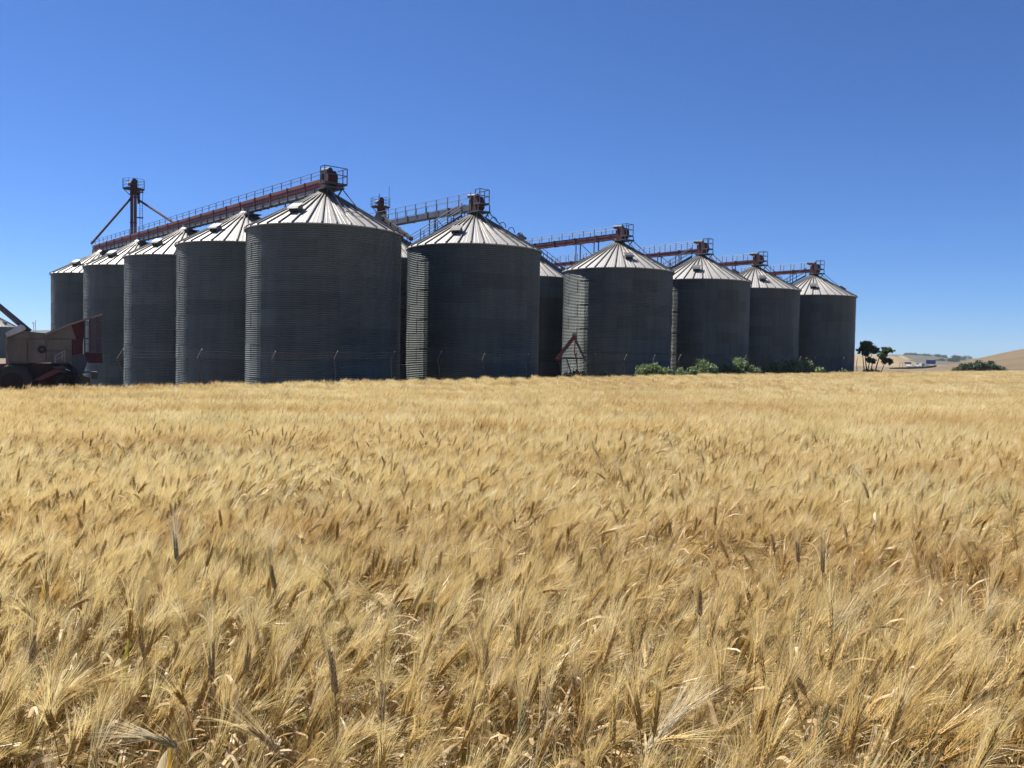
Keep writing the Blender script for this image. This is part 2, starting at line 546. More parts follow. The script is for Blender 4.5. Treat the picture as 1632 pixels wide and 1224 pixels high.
U = Vector((-1.62, 1.85)).normalized()     # direction of every silo row, away to the back left
STEP = 2.46 * SR
fronts = {  # name: (apex pixel x, depth in radii)
    'A': (518.0, 11.42), 'F': (755.5, 13.05), 'G': (985.5, 15.92), 'H': (1117, 17.75), 'I': (1203.5, 19.65), 'J': (1297.5, 21.3)}
POS = {}
for k, (px, zr_) in fronts.items():
    p = at(px, 400, zr_ * SR)
    POS[k] = Vector((p.x, p.y))
row = {'A': 5, 'F': 3, 'G': 3, 'H': 3, 'I': 3, 'J': 3}
S = {}
S['A'] = make_silo(*POS['A'], 'largest looking silo, under the front end of the long red conveyor', vents=(198, 88, 310), newer=3)
for i, lb in enumerate(['silo directly behind and left of the largest one, second in the left row',
                        'third silo of the left row, midway between the largest silo and the combine',
                        'fourth silo of the left row, its lit edge behind the red screen of the combine',
                        'last silo of the left row, standing behind the combine at the far left']):
    p = POS['A'] + U * STEP * (i + 1)
    make_silo(p.x, p.y, lb, vents=(200, 95, 310), newer=(4, 4, 3, 0)[i])
S['F'] = make_silo(*POS['F'], 'silo in the middle with curled stair shadow on its roof and grey walkway above', vents=(198, 84, 310))
S['G'] = make_silo(*POS['G'], 'silo behind the red A-shaped frame, third from the left in the front line', vents=(172, 60, 300))
S['H'] = make_silo(*POS['H'], 'silo behind the pale green bushes with a narrow lit edge beside the A-frame silo', vents=(198, 90, 310))
S['I'] = make_silo(*POS['I'], 'second silo from the right end, half hidden by its left neighbour', vents=(182, 70, 300))
S['J'] = make_silo(*POS['J'], 'rightmost silo at the end of the front line next to the two small trees', vents=(199, 90, 310))
back_lb = {'F': 'silo glimpsed in the narrow gap between the largest silo and the middle one',
           'G': 'second row silo whose roof shows between the middle silo and A-frame silo',
           'H': 'second row silo hidden behind the A-frame silo', 'I': 'second row silo hidden behind the silo with the green bushes',
           'J': 'second row silo hidden behind the second silo from the right'}
for k in ('F', 'G', 'H', 'I', 'J'):
    p = POS[k] + U * STEP
    make_silo(p.x, p.y, back_lb[k], full=(k in 'FG'), vents=(205, 92, 310) if k == 'G' else (198, 310))
pf = at(-9, 500, 213)
make_silo(pf.x, pf.y, 'distant silo peeking in at the left frame edge above the combine', full=False, vents=(110, 198), dz=-3.0)

# ------------------------------------------------------------------ conveyors
post_rail = MB().box((0, 0, 0.5), (0.045, 0.045, 1.0)).mesh('railing_post', M['rail'])
def make_conveyor(p0, length, label, mat, pan=None, seed=0, head=0.9, width=0.55, depth=0.5, zb=None, rail_top=0.5):
    """runs from p0 (front end, over the front silo peak) along U; local +X = along U away from us"""
    rail_h = 1.0; dk = depth + rail_top - rail_h      # walkway deck level
    ang = math.atan2(U.y, U.x)
    zb = (APEX + 0.22) if zb is None else zb
    root = empty('grain_conveyor', (p0.x, p0.y, zb), ang)
    tag(root, label, 'conveyor', 'conveyors with walkways over the silo rows')
    n = int(length / 2.6)
    seg = length / n
    me_seg = MB().box((seg / 2, 0, depth / 2), (seg - 0.05, width, depth)).mesh('housing_section', mat)
    me_fl = MB().box((0, 0, depth / 2 + 0.01), (0.09, width + 0.1, depth + 0.08)).mesh('flange', mat)
    for i in range(n):
        link('housing_section', me_seg, root, (i * seg, 0, 0))
        link('flange', me_fl, root, (i * seg, 0, 0))
    if pan:
        ps = seg / 2
        me_pan = MB().box((ps / 2, 0, -0.17), (ps - 0.10, width - 0.06, 0.30)).mesh('return_pan', pan)
        for i in range(2 * n):
            link('return_pan', me_pan, root, (i * ps, 0, 0))
        me_br = MB().box((0, 0, -0.19), (0.07, width + 0.04, 0.38)).mesh('bracket', M['frame'])
        for i in range(2 * n + 1):
            link('bracket', me_br, root, (i * ps, 0, 0))
        MB().box((length / 2, 0, -0.37), (length, 0.12, 0.07)).build('bottom_rail', M['frame'], root)
    # walkway deck and railings
    wy = -0.95
    d = MB()
    d.box((length / 2, -0.65, dk + 0.02), (length, 0.62, 0.05))
    for i in range(int(length / 1.3)):
        d.box((i * 1.3 + 0.4, -0.62, dk - 0.03), (0.06, 0.75, 0.06))
    d.build('walkway_deck', M['frame'], root)
    sp = 1.45
    np_ = int(length / sp)
    for side, y in ((0, wy), (1, 0.40)):
        for i in range(np_ + 1):
            link('railing_post', post_rail, root, (i * sp + (0.0 if side else 0.35), y, dk if side == 0 else depth)).scale = (1, 1, rail_h if side == 0 else rail_top * 0.95)
        for hgt in (1.0, 0.52):
            hh = dk + rail_h * hgt if side == 0 else depth + rail_top * 0.95 * hgt
            mb = MB(); mb.tube((0, y, hh), (length, y, hh), 0.02, n=6)
            mb.build('handrail', M['rail'], root)
    # head: drive housing, motor, spout, end platform cage
    h = MB()
    prof = [(0.25, -0.05), (0.25, 0.75), (-0.15, 1.05), (-0.5, 1.0), (-0.78, 0.6), (-0.72, 0.1), (-0.45, -0.1)]
    h.prism([Vector((x, -0.36, z)) for x, z in prof], (0, 0.72, 0))
    h.build('drive_housing', M['redd'], root)
    m = MB()
    m.tube((0.0, -0.15, 1.12), (0.95, -0.15, 1.20), 0.15, n=12)
    m.tube((-0.12, -0.15, 1.10), (0.02, -0.15, 1.12), 0.19, n=12)
    m.box((0.45, -0.15, 0.98), (0.5, 0.24, 0.14))
    m.build('drive_motor', M['eng'], root)
    s_ = MB()
    s_.tube((-0.1, 0, 0.0), (-0.1, 0, -0.50), 0.30, 0.24, n=10)
    s_.box((-0.1, 0, -0.10), (0.8, 0.7, 0.10))
    s_.build('spout', M['redd'], root)
    pl = MB()
    pl.box((-0.45, 0.0, -0.20), (1.5, 1.2, 0.10))
    for x, y in ((-1.1, 0.5), (-1.1, -0.5), (0.25, 0.5), (0.25, -0.5)):
        pl.beam((x, y, -0.2), (x * 0.55, y * 0.8, -0.75), 0.07, 0.07)
    pl.box((-0.82, 0, dk + 0.05), (0.72, 1.66 if pan else 0.95, 0.12))
    pl.beam((-1.1, 0.55, dk), (-1.1, 0.55, -0.2), 0.06, 0.06)
    pl.beam((-1.1, -0.55, dk), (-1.1, -0.55, -0.2), 0.06, 0.06)
    pl.build('end_platform', M['frame'], root)
    cg = MB()
    cw = 0.82 if pan else 0.45
    for x, y in ((-1.15, cw), (-1.15, -cw), (-0.6, cw), (-0.6, -cw)):
        cg.box((x, y, dk + rail_h / 2 + 0.1), (0.05, 0.05, rail_h))
    for hgt in (0.52, 1.0):
        z = dk + 0.1 + rail_h * hgt
        cg.beam((-1.15, -cw, z), (-1.15, cw, z), 0.045, 0.045)
        cg.beam((-1.15, -cw, z), (0.1, -cw, z), 0.045, 0.045)
        cg.beam((-1.15, cw, z), (-0.6, cw, z), 0.045, 0.045)
    cg.build('platform_cage', M['rail'], root)
    # supports standing on the roofs: a trestle each side of every peak
    nsil = int(length / STEP) + 1
    sup = MB()
    bot = -0.40 if pan else -0.02
    for i in range(nsil):
        cx = i * STEP + 0.0
        for dx in (3.0, 5.4):
            if cx + dx > length - 0.3: continue
            for y in (-0.3, 0.3):
                r = math.hypot(dx, y)
                zf = (zr(min(r, SR)) if r < SR else EAVE - 0.3) - zb + 0.05
                sup.beam((cx + dx, y, bot), (cx + dx, y, zf), 0.08, 0.08)
            sup.beam((cx + dx, -0.3, bot), (cx + dx, 0.3, bot), 0.08, 0.08)
        if cx + 5.4 < length:
            sup.beam((cx + 3.0, -0.3, zr(3.0) - zb + 0.1), (cx + 5.3, -0.3, bot), 0.05, 0.05)
        if i > 0:
            for dx in (-0.9, 0.9):
                sup.beam((cx + dx * 0.3, 0.35, bot), (cx + dx, 0.8, zr(1.2) - zb), 0.09, 0.09)
                sup.beam((cx + dx * 0.3, -0.35, bot), (cx + dx, -0.8, zr(1.2) - zb), 0.09, 0.09)
            sup.tube((cx, 0, bot), (cx, 0, zr(0) - zb + 0.1), 0.26, 0.22, n=10)
            sup.box((cx - 0.3, 0, bot - 0.16), (2.0, 1.1, 0.07))
            sup.beam((cx - 1.35, 0.5, bot - 0.4), (cx - 1.35, 0.5, bot + 0.1), 0.06, 0.06)
    for y in (-0.6, 0.6):   # stays from the end platform down the roof
        sup.beam((-1.1, y * 0.8, -0.2), (-3.0, y, zr(3.0) - zb + 0.1), 0.05, 0.05)
    sup.build('support_frame', M['frame'], root)
    return root
cv = {}
cv['A'] = make_conveyor(POS['A'] - U * 0.2, STEP * 4 + 3.2, 'long red conveyor with pale underside crossing all five peaks of the left row', M['red'], M['pan'], width=0.5, depth=0.52, rail_top=0.5)
cv['F'] = make_conveyor(POS['F'] - U * 0.0, STEP * 2.3, 'short grey conveyor walkway reaching the middle silo peak', M['greyb'], None, width=0.7, depth=0.42, rail_top=0.92)
cv['G'] = make_conveyor(POS['G'] - U * 0.2, STEP * 2.3, 'red conveyor ending over the silo behind the A-frame', M['red'], None, rail_top=0.64)
cv['H'] = make_conveyor(POS['H'] - U * 0.0, STEP * 2.6, 'red conveyor ending over the silo behind the green bushes', M['red'], None, depth=0.4, rail_top=0.85)
cv['I'] = make_conveyor(POS['I'] - U * 0.2, STEP * 2.6, 'red conveyor ending over the second silo from the right', M['red'], None, depth=0.45, rail_top=0.75)
cv['J'] = make_conveyor(POS['J'] - U * 0.0, STEP * 2.6, 'red conveyor ending over the rightmost silo', M['red'], None, depth=0.42, rail_top=0.85)

# roof stairs with handrails
def make_stair(pos, b, label, r0=5.0, r1=0.9):
    root = empty('roof_stair', (pos.x, pos.y, 0), bearing_rot(b))
    tag(root, label, 'stair', 'stairs up the silo roofs')
    mb = MB()
    for y in (-0.33, 0.33):
        mb.beam((r0, y, zr(r0) + 0.28), (r1, y, zr(r1) + 0.28), 0.05, 0.14)
    mb.build('stringer', M['frame'], root)
    n = 16
    st = MB().box((0, 0, 0), (0.22, 0.62, 0.03)).mesh('step', M['frame'])
    for i in range(n):
        r = r0 + (r1 - r0) * (i + 0.5) / n
        link('step', st, root, (r, 0, zr(r) + 0.30))
    hb = MB()
    for y in (-0.36, 0.36):
        for i in range(5):
            r = r0 + (r1 - r0) * i / 4
            hb.beam((r, y, zr(r) + 0.25), (r, y, zr(r) + 1.2), 0.05, 0.05)
        for h in (0.75, 1.2):
            hb.tube((r0, y, zr(r0) + h), (r1, y, zr(r1) + h), 0.028, n=6)
    hb.build('handrail', M['rail'], root)
make_stair(POS['F'], 285, 'roof stair with handrails climbing the middle silo from behind', 5.3)
make_stair(POS['H'], 285, 'roof stair climbing the left shoulder of the silo behind the bushes', 5.3)
make_stair(POS['J'], 285, 'roof stair climbing the left shoulder of the rightmost silo', 5.3)
make_stair(POS['G'] + U * STEP, 60, 'roof stair on the second row silo behind the A-frame silo', 5.3)

# added dark loops shaped for the zigzag handrail shadow on the middle silo roof
def make_rail_shadow(pos, label):
    root_b = 100
    pts = []
    c = Matrix.Rotation(bearing_rot(118), 3, 'Z')
    mb = MB()
    for i in range(5):
        r = 0.9 + i * 0.75
        ang = [math.pi * k / 7 for k in range(8)]
        arc = [c @ Vector((r + 0.3 * math.cos(a), 0.0, zr(r) + 0.10 + 0.42 * math.sin(a))) for a in ang]
        mb.path(arc, 0.03, 5)
    mb.path([c @ Vector((r, 0.0, zr(r) + 0.12)) for r in (0.8, 2.4, 4.2)], 0.03, 5)
    o = mb.build('rail_shadow_loops', M['frame'], None, (pos.x, pos.y, 0))
    tag(o, label, 'roof rungs')
make_rail_shadow(POS['F'], 'row of dark loops for the handrail shadow down the right of the middle silo roof')

# catwalk linking the largest silo to the middle silo at eave level
def link_pipe():
    a = at(611, 347, 13.6 * SR); b = at(656, 381, 12.75 * SR)
    root = empty('transfer_chute', a); tag(root, 'dark sloping chute dropping from the grey walkway to the gap beside the largest silo', 'chute')
    d = b - a
    MB().beam((0, 0, 0), d, 0.24, 0.24).build('chute', M['dark'], root)
    mb = MB()
    for t in (0.05, 0.3, 0.55, 0.8, 0.97): mb.beam(d * t, d * (t + 0.012), 0.32, 0.30)
    mb.build('flange', M['rail'], root)
    mb = MB(); mb.box((0.1, 0, -0.5), (0.5, 0.5, 1.0)); mb.build('hopper', M['frame'], root)
link_pipe()
# dark service cabinet seen between them near the ground
p = at(646, 560, 12.9 * SR)
cb = empty('service_cabinet', (p.x, p.y, gz(p.x, p.y)))
tag(cb, 'dark box on legs in the gap left of the middle silo', 'cabinet')
MB().box((0, 0, 2.3), (0.7, 0.7, 1.1)).build('housing', M['eng'], cb)
mb = MB()
for x in (-.28, .28):
    for y in (-.28, .28): mb.box((x, y, 0.87), (0.08, 0.08, 1.76))
mb.build('leg', M['frame'], cb)
MB().path([(0.36, 0, 2.6), (0.45, 0, 2.0), (0.40, 0, 1.1), (0.42, 0, 0.3)], 0.04).build('hose', M['frame'], cb)

# ------------------------------------------------------------------ bucket elevators
def make_elevator(px, ytop, Y, label, spouts=(), antenna=False):
    top = at(px, ytop, Y)
    zb = gz(top.x, top.y) - 0.2
    H = top.z - zb
    ang = math.atan2(U.y, U.x)
    root = empty('bucket_elevator', (top.x, top.y, zb), 0.35)
    tag(root, label, 'elevator')
    for i, dx in enumerate((-0.19, 0.19)):
        MB().box((dx, 0, (H - 1.4) / 2), (0.32, 0.45, H - 1.4)).build('leg_casing', M['red'], root)
    mb = MB()
    for k in range(int(H / 3)): mb.box((0, 0, k * 3 + 1), (0.78, 0.52, 0.08))
    mb.build('flange', M['redd'], root)
    MB().box((0, 0, 0.6), (1.2, 0.8, 1.2)).build('boot', M['redd'], root)
    hd = MB()
    hd.prism([Vector((x, -0.3, H + z)) for x, z in ((-0.40, -1.9), (0.40, -1.9), (0.42, -0.2), (0.2, 0), (-0.05, 0), (-0.3, -0.5))], (0, 0.6, 0))
    hd.build('head', M['redd'], root)
    MB().tube((-0.62, -0.1, H - 0.75), (-0.2, -0.1, H - 0.5), 0.22, n=12).build('drive_motor', M['pan'], root)
    zp = H - 1.25
    deck = MB()
    deck.prism([Vector((1.25 * math.cos(2 * math.pi * (k + .5) / 8), 1.1 * math.sin(2 * math.pi * (k + .5) / 8), zp)) for k in range(8)], (0, 0, 0.09))
    for s in (-1, 1):
        deck.beam((s * 1.1, 0, zp), (s * 0.4, 0, zp - 0.7), 0.08, 0.08)
        deck.beam((0.3 * s, s * 0.95, zp), (0.2 * s, s * 0.3, zp - 0.7), 0.08, 0.08)
    deck.build('platform', M['redd'], root)
    rl = MB()
    ring = [(1.25 * math.cos(2 * math.pi * (k + .5) / 8), 1.1 * math.sin(2 * math.pi * (k + .5) / 8)) for k in range(8)]
    for (x, y) in ring: rl.box((x, y, zp + 0.6), (0.04, 0.04, 1.15))
    for h in (0.4, 0.78, 1.15):
        for k in range(8):
            a, b = ring[k], ring[(k + 1) % 8]
            rl.beam((a[0], a[1], zp + h), (b[0], b[1], zp + h), 0.03, 0.03)
    rl.build('railing', M['rail'], root)
    ld = MB()
    for dx in (0.7, 1.0): ld.box((dx, -0.3, (H - 1.4) / 2), (0.05, 0.05, H - 1.4))
    for k in range(int((H - 3) / 0.3)): ld.box((0.85, -0.3, k * 0.3 + 0.3), (0.35, 0.03, 0.03))
    for k in range(int(H / 3)): ld.box((0.7, -0.3, k * 3 + 1.6), (0.8, 0.4, 0.10))
    ld.build('ladder', M['frame'], root)
    MB().tube((0.5, -0.1, H - 1.3), (0.58, -0.1, H - 2.9), 0.15, n=10).build('discharge', M['redd'], root)
    rinv = Matrix.Rotation(-0.35, 3, 'Z')
    for (sx, sz, tgt) in spouts:
        loc = rinv @ (tgt - Vector((top.x, top.y, zb)))
        MB().tube((sx, -0.1, H - sz), loc, 0.13, n=10).build('spout_pipe', M['redd'], root)
    if antenna:
        MB().tube((1.15, 0.2, zp), (1.15, 0.2, H + 1.6), 0.03, n=5).build('antenna', M['rail'], root)
        MB().tube((-0.15, 0, H - 0.2), (-0.15, 0, H + 0.5), 0.05, n=5).build('lamp_post', M['rail'], root)
    return root
tL = at(146, 388, 18.95 * SR); tR = at(283, 359, 19.3 * SR)
make_elevator(213, 285, 20.5 * SR, 'tall red elevator tower with round railing and two slanting pipes at left', [(-0.3, 2.35, tL), (0.6, 2.5, tR)])
make_elevator(606.5, 315, 22 * SR, 'red elevator head with antenna rising between the largest and the middle silo', [], True)

# ------------------------------------------------------------------ fence of bent posts
P0 = at(198, 600, 38.0); Pv = ray(2094, 570); Fd = Vector((Pv.x, Pv.y)).normalized()
FP0 = Vector((P0.x, P0.y))
fence = empty('boundary_fence', (FP0.x, FP0.y, gz(FP0.x, FP0.y)))
tag(fence, 'boundary fence of thin posts with bent tops between the wheat and the silos', 'fence')
c_step = 0.073 * 38.0 / Fd.y
posts = []
for i in range(0, 23):
    p = FP0 + Fd * (i * c_step + (random.uniform(-0.15, 0.15) if i else 0))
    z0 = gz(p.x, p.y)
    zt = EYE + (0.02 * i if i < 20 else 0.4) - 0.03 + random.uniform(-0.06, 0.06)
    lean = random.uniform(-0.25, 0.05)
    b = Vector((p.x - FP0.x, p.y - FP0.y, z0 - gz(FP0.x, FP0.y)))
    hh = zt - z0
    fx = Vector((Fd.x, Fd.y, 0))
    knee = b + Vector((0, 0, hh - 0.42)) + fx * (lean - 0.1)
    tip = b + Vector((0, 0, hh)) + fx * (lean + 0.12 + random.uniform(-0.05, 0.08))
    posts.append((knee, tip))
    mb = MB(); mb.path([b + Vector((0, 0, -0.2)), b + Vector((0, 0, hh * 0.5)) + fx * (lean * 0.55 - 0.02), knee, tip], [0.042, 0.037, 0.032, 0.026], 6, 0)
    mb.tube(tip - Vector((0, 0, 0.03)), tip + Vector((0.03, 0, 0.05)), 0.032, 0.028, 6, 1)
    mb.build('fence_post', [M['post'], M['white']], fence)
for t in (0.25, 0.55, 0.9):
    mb = MB()
    for (k0, t0), (k1, t1) in zip(posts, posts[1:]):
        a = k0.lerp(t0, t); b = k1.lerp(t1, t)
        m_ = (a + b) / 2 - Vector((0, 0, 0.05))
        mb.tube(a, m_, 0.003, n=3, caps=False); mb.tube(m_, b, 0.003, n=3, caps=False)
    mb.build('barbed_wire', M['post'], fence)

# ------------------------------------------------------------------ red A frame
YA = 57.0
def local_plane(px0, Y):
    c = at(px0, 570, Y); d = Vector((c.x, c.y, 0)).normalized(); r = Vector((d.y, -d.x, 0))
    def f(px, py, off=0.0):
        q = ray(px, py); t = (c.x * d.x + c.y * d.y) / (q.x * d.x + q.y * d.y)
        return Vector((0, 0, EYE)) + q * t + d * off
    return f, d, r
f, d, r = local_plane(912, YA)
org = f(912, 600); org.z = gz(org.x, org.y)
af = empty('red_a_frame', org)
tag(af, 'red A-shaped steel frame propped in front of the third front silo', 'metal frame')
L = lambda px, py, off=0.0: f(px, py, off) - org
MB().beam(L(887, 573, -0.6), L(916, 536, 0), 0.24, 0.34, up=d).build('beam', M['red'], af)
MB().beam(L(934, 576, 0.6), L(915, 537, 0.1), 0.16, 0.20, up=d).build('beam', M['frame'], af)
MB().beam(L(894, 571.5), L(931, 571), 0.09, 0.10).build('crossbar', M['frame'], af)
MB().beam(L(903, 572), L(912, 600), 0.09, 0.09).build('prop', M['frame'], af)
MB().path([L(917, 540), L(915.5, 562), L(919, 571), L(921, 600)], 0.045).build('hanging_bar', M['red'], af)
MB().box(L(915.5, 534, 0.1), (0.35, 0.3, 0.35)).build('hinge_plate', M['pan'], af)

# ------------------------------------------------------------------ combine harvester
f, d, r = local_plane(80, 38.0)
org = f(70, 620); org.z = gz(org.x, org.y)
cmb = empty('combine_harvester', org)
tag(cmb, 'old beige and dark red combine harvester parked in shade at the left edge', 'combine harvester')
L = lambda px, py, off=0.0: f(px, py, off) - org
def plate(name, pts, mat, off=0.0, th=0.05):
    return MB().prism([L(x, y, off) for x, y in pts], d * th).build(name, mat, cmb)
plate('body', [(15, 580), (10, 555), (13, 538), (40, 527), (50, 529), (72, 531), (113, 515), (121, 540), (115, 541), (115, 577)], M['beige'], 0.0, 2.3)
for pts in ([(15, 541), (43, 541), (43, 577), (18, 577)], [(44.5, 541), (72.5, 541), (72.5, 577), (44.5, 577)],
            [(74, 541), (113.5, 541), (113.5, 557.5), (74, 557.5)], [(74, 559), (113.5, 559), (113.5, 577), (74, 577)],
            [(77, 532), (112, 518), (117.5, 539.5), (77, 539.5)], [(16, 539.5), (40, 529.5), (70, 533), (70, 539.5)]):
    plate('side_panel', pts, M['beige'], -0.05, 0.05)
MB().tube(L(67, 557, -0.12), L(67, 557, -0.03), 0.17, n=20).build('air_intake', M['dark'], cmb)
MB().tube(L(67, 557, -0.14), L(67, 557, -0.12), 0.06, n=12).build('intake_hub', M['frame'], cmb)
h = MB(); h.prism([L(8, 531, -0.1), L(33, 517, -0.1), (L(38, 519, -0.1)), L(41, 524, -0.1), L(38, 527, -0.1), L(12, 537.5, -0.1)], d * 2.4)
h.build('tank_cover', M['white'], cmb)
plate('end_panel', [(9, 537), (11.5, 537), (16.5, 579), (9, 579)], M['pan'], 0.1, 1.8)
au = MB(); au.path([L(46, 529, 0.9), L(33, 517, 0.9), L(-12, 479, 0.9)], [0.16, 0.14, 0.12], 10)
au.build('unloading_auger', M['frame'], cmb)
plate('top_trim', [(72, 532), (112, 515.5), (163, 499.5), (163, 502), (112, 518), (73, 534)], M['pan'], -0.12, 0.12)
# straw hood: frame bars, sheet and red mesh screens
plate('hood_side', [(113.5, 517), (134, 510), (134, 539), (131, 541), (122, 541)], M['redd'], 0.05, 0.06)
fr = MB()
for x, y0, y1 in ((135, 509, 577), (143, 507, 577), (153.5, 503, 577), (162.5, 500, 578)):
    fr.beam(L(x, y0), L(x, y1), 0.05, 0.05)
for y in (516.5, 539.5, 562):
    fr.beam(L(134, y), L(163, y), 0.05, 0.05)
for x in (143, 163): fr.beam(L(x, 510, 0), L(x, 510, 1.6), 0.05, 0.05)
fr.build('hood_frame', M['frame'], cmb)
for x0, x1 in ((143.5, 153), (154, 162)):
    sl = MB()
    for k in range(9):
        xx = x0 + (x1 - x0) * (k + 0.5) / 9
        sl.beam(L(xx, 503.5 + (162 - xx) * 0.3), L(xx, 561), 0.012, 0.012)
    for k in range(24):
        yy = 508 + 53 * k / 24
        sl.beam(L(x0, yy, 0.015), L(x1, yy, 0.015), 0.010, 0.010)
    sl.build('mesh_screen', M['screen'], cmb)
plate('chaff_board', [(134, 562.5), (163, 562.5), (163.5, 578.5), (141, 578.5), (137, 571)], M['redd'], -0.03, 0.05)
plate('rear_door', [(115.5, 541), (133, 539.5), (131, 563), (115.5, 566)], M['redd'], -0.06, 0.8)
b2 = MB(); b2.prism([L(0 - 30, 580, 0.1), L(112, 580, 0.1), L(125, 592, 0.1), L(122, 622, 0.1), L(-30, 624, 0.1)], d * 2.0)
b2.build('chassis', M['underbody'], cmb)
plate('feed_housing', [(-40, 581), (14, 579), (17, 583), (-38, 600)], M['red'], -0.2, 1.9)
plate('side_shield', [(100, 581), (106, 588), (66, 606), (50, 607)], M['red'], -0.14, 0.1)
plate('engine_block', [(115, 566), (132, 563), (140, 576), (134, 592), (128, 600), (116, 592)], M['eng'], 0.0, 1.5)
plate('step_plate', [(124, 592), (155, 592.5), (155, 594), (124, 594.5)], M['eng'], -0.3, 0.9)
plate('tool_box', [(125, 595), (144, 603), (144, 618), (125, 618)], M['tan'], -0.1, 0.5)
plate('fuel_tank', [(146, 594), (156, 594), (156, 604), (146, 604)], M['tan'], -0.1, 0.5)
hr = MB()
for (a, b) in (((87, 568), (102, 559)), ((87, 574), (102, 566.5)), ((99, 575), (99, 560)), ((103, 578), (103, 558)), ((88, 578), (88, 567))):
    hr.beam(L(*a, -0.5), L(*b, -0.5), 0.04, 0.04)
hr.build('ladder_rail', M['pan'], cmb)
st = MB()
for k in range(3): st.box(L(96, 578 + 7 * k, -0.45), (0.5, 0.3, 0.04))
st.build('ladder_step', M['frame'], cmb)
def wheel(px, py, rad, w, off):
    c = L(px, py, off)
    tgt = Matrix((d.cross(Vector((0, 0, 1))), Vector((0, 0, 1)), d)).transposed()
    t = MB()
    n = 28
    prof = [(rad * 0.55, 0), (rad * 0.92, 0.02), (rad, 0.10), (rad, w - 0.1), (rad * 0.92, w - 0.02), (rad * 0.55, w)]
    vs = []; fs = []
    for (rr, z) in prof:
        for k in range(n):
            a = 2 * math.pi * k / n
            vs.append(c + tgt @ Vector((rr * math.cos(a), rr * math.sin(a), z)))
    for i in range(len(prof) - 1):
        for k in range(n): fs.append((i * n + k, i * n + (k + 1) % n, (i + 1) * n + (k + 1) % n, (i + 1) * n + k))
    t.add(vs, fs)
    for k in range(22):
        a = 2 * math.pi * k / 22
        p_ = c + tgt @ Vector((rad * math.cos(a), rad * math.sin(a), w / 2))
        rad_dir = tgt @ Vector((math.cos(a), math.sin(a), 0)); tang = tgt @ Vector((-math.sin(a), math.cos(a), 0))
        t.box(p_, (0.07, 0.06, w - 0.04), Matrix((tang, rad_dir, d)).transposed())
    w_ = t.build('wheel', M['tyre'], cmb)
    rm = MB(); rm.tube(c + d * 0.06, c + d * (w - 0.06), rad * 0.56, n=20); rm.tube(c - d * 0.02, c + d * 0.1, rad * 0.2, n=10)
    rm.build('rim', M['underbody'], w_)
zb_ = gz(org.x, org.y)
wheel(20, 609, 0.78, 0.5, -0.35)
wheel(20, 609, 0.78, 0.5, 1.9)
wheel(108, 612, 0.55, 0.35, -0.2)
wheel(108, 612, 0.55, 0.35, 1.8)
ax = MB(); ax.tube(L(20, 609, 0), L(20, 609, 2.1), 0.09); ax.tube(L(108, 612, 0), L(108, 612, 2.0), 0.07); ax.build('axle', M['frame'], cmb)
for (x, y, w) in ((106, 588.5, 0.10), (110, 590, 0.06), (97, 612, 0.14), (93, 616, 0.08), (100, 616, 0.1)):
    MB().box(L(x, y, -0.5), (w, 0.05, w * 0.6)).build('reflector_plate', M['white'], cmb)
hs = MB()
for k in range(7):
    x0 = 103 + random.uniform(0, 18); hs.path([L(x0, 583 + random.uniform(-4, 4), -0.15), L(x0 + random.uniform(-5, 5), 598, -0.3), L(x0 + random.uniform(-6, 6), 616, -0.1)], 0.03, 5)
hs.build('hoses', M['dark'], cmb)

# ------------------------------------------------------------------ far mast, road, signs, vehicles
p = at(55, 545, 900)
ms = empty('lattice_mast', (p.x, p.y, -3)); tag(ms, 'thin lattice mast on the horizon above the combine', 'mast')
mb = MB(); zt = at(55, 510, 900).z + 3; zt2 = at(55, 514, 900).z + 3
for dx in (-1.0, 1.2):
    mb.beam((dx, 0, 0), (dx, 0, zt if dx > 0 else zt2), 0.35, 0.35)
for k in range(12):
    z = zt2 * k / 12; mb.beam((-1, 0, z), (1.2, 0, z + zt2 / 12), 0.16, 0.16)
mb.box((-1.6, 0, zt2 - 0.5), (1.2, 0.6, 1.0)); mb.build('tower', M['pan'], ms)

def strip(name, pts, w, mat, label, zoff=0.0):
    vs = []; n = len(pts)
    for i, p in enumerate(pts):
        a = pts[max(i - 1, 0)]; b = pts[min(i + 1, n - 1)]
        t = (b - a); t.z = 0; t.normalize(); s = Vector((-t.y, t.x, 0)) * w / 2
        vs += [p - s, p + s]
    mb = MB(); mb.add([v + Vector((0, 0, zoff)) for v in vs], [(2 * i, 2 * i + 2, 2 * i + 3, 2 * i + 1) for i in range(n - 1)])
    return tag(mb.build(name, mat), label, kind='structure')
road_pts = [at(1330, 589.3, 300), at(1400, 588.3, 330), at(1440, 587.2, 370), at(1462, 585.6, 420), at(1473, 583.6, 480), at(1466, 581, 560), at(1452, 577, 640)]
strip('road', road_pts, 10, M['asph'], 'grey road curving away to the right of the silos')
strip('path', [at(1433, 567.3, 1330), at(1440, 570.5, 1250), at(1447, 574.0, 1150)], 9, M['gold'], 'pale dirt track running down the far scrub hill', 0.6)
emb = MB()
for (a, b) in (((1418, 587.6), (1472, 585.8)), ((1472, 585.8), (1492, 583.4))):
    emb.beam(at(*a, 318), at(*b, 330), 0.3, 0.7)
tag(emb.build('road_embankment', M['brownhill']), 'low reddish brown earth bank along the near side of the road', kind='structure')

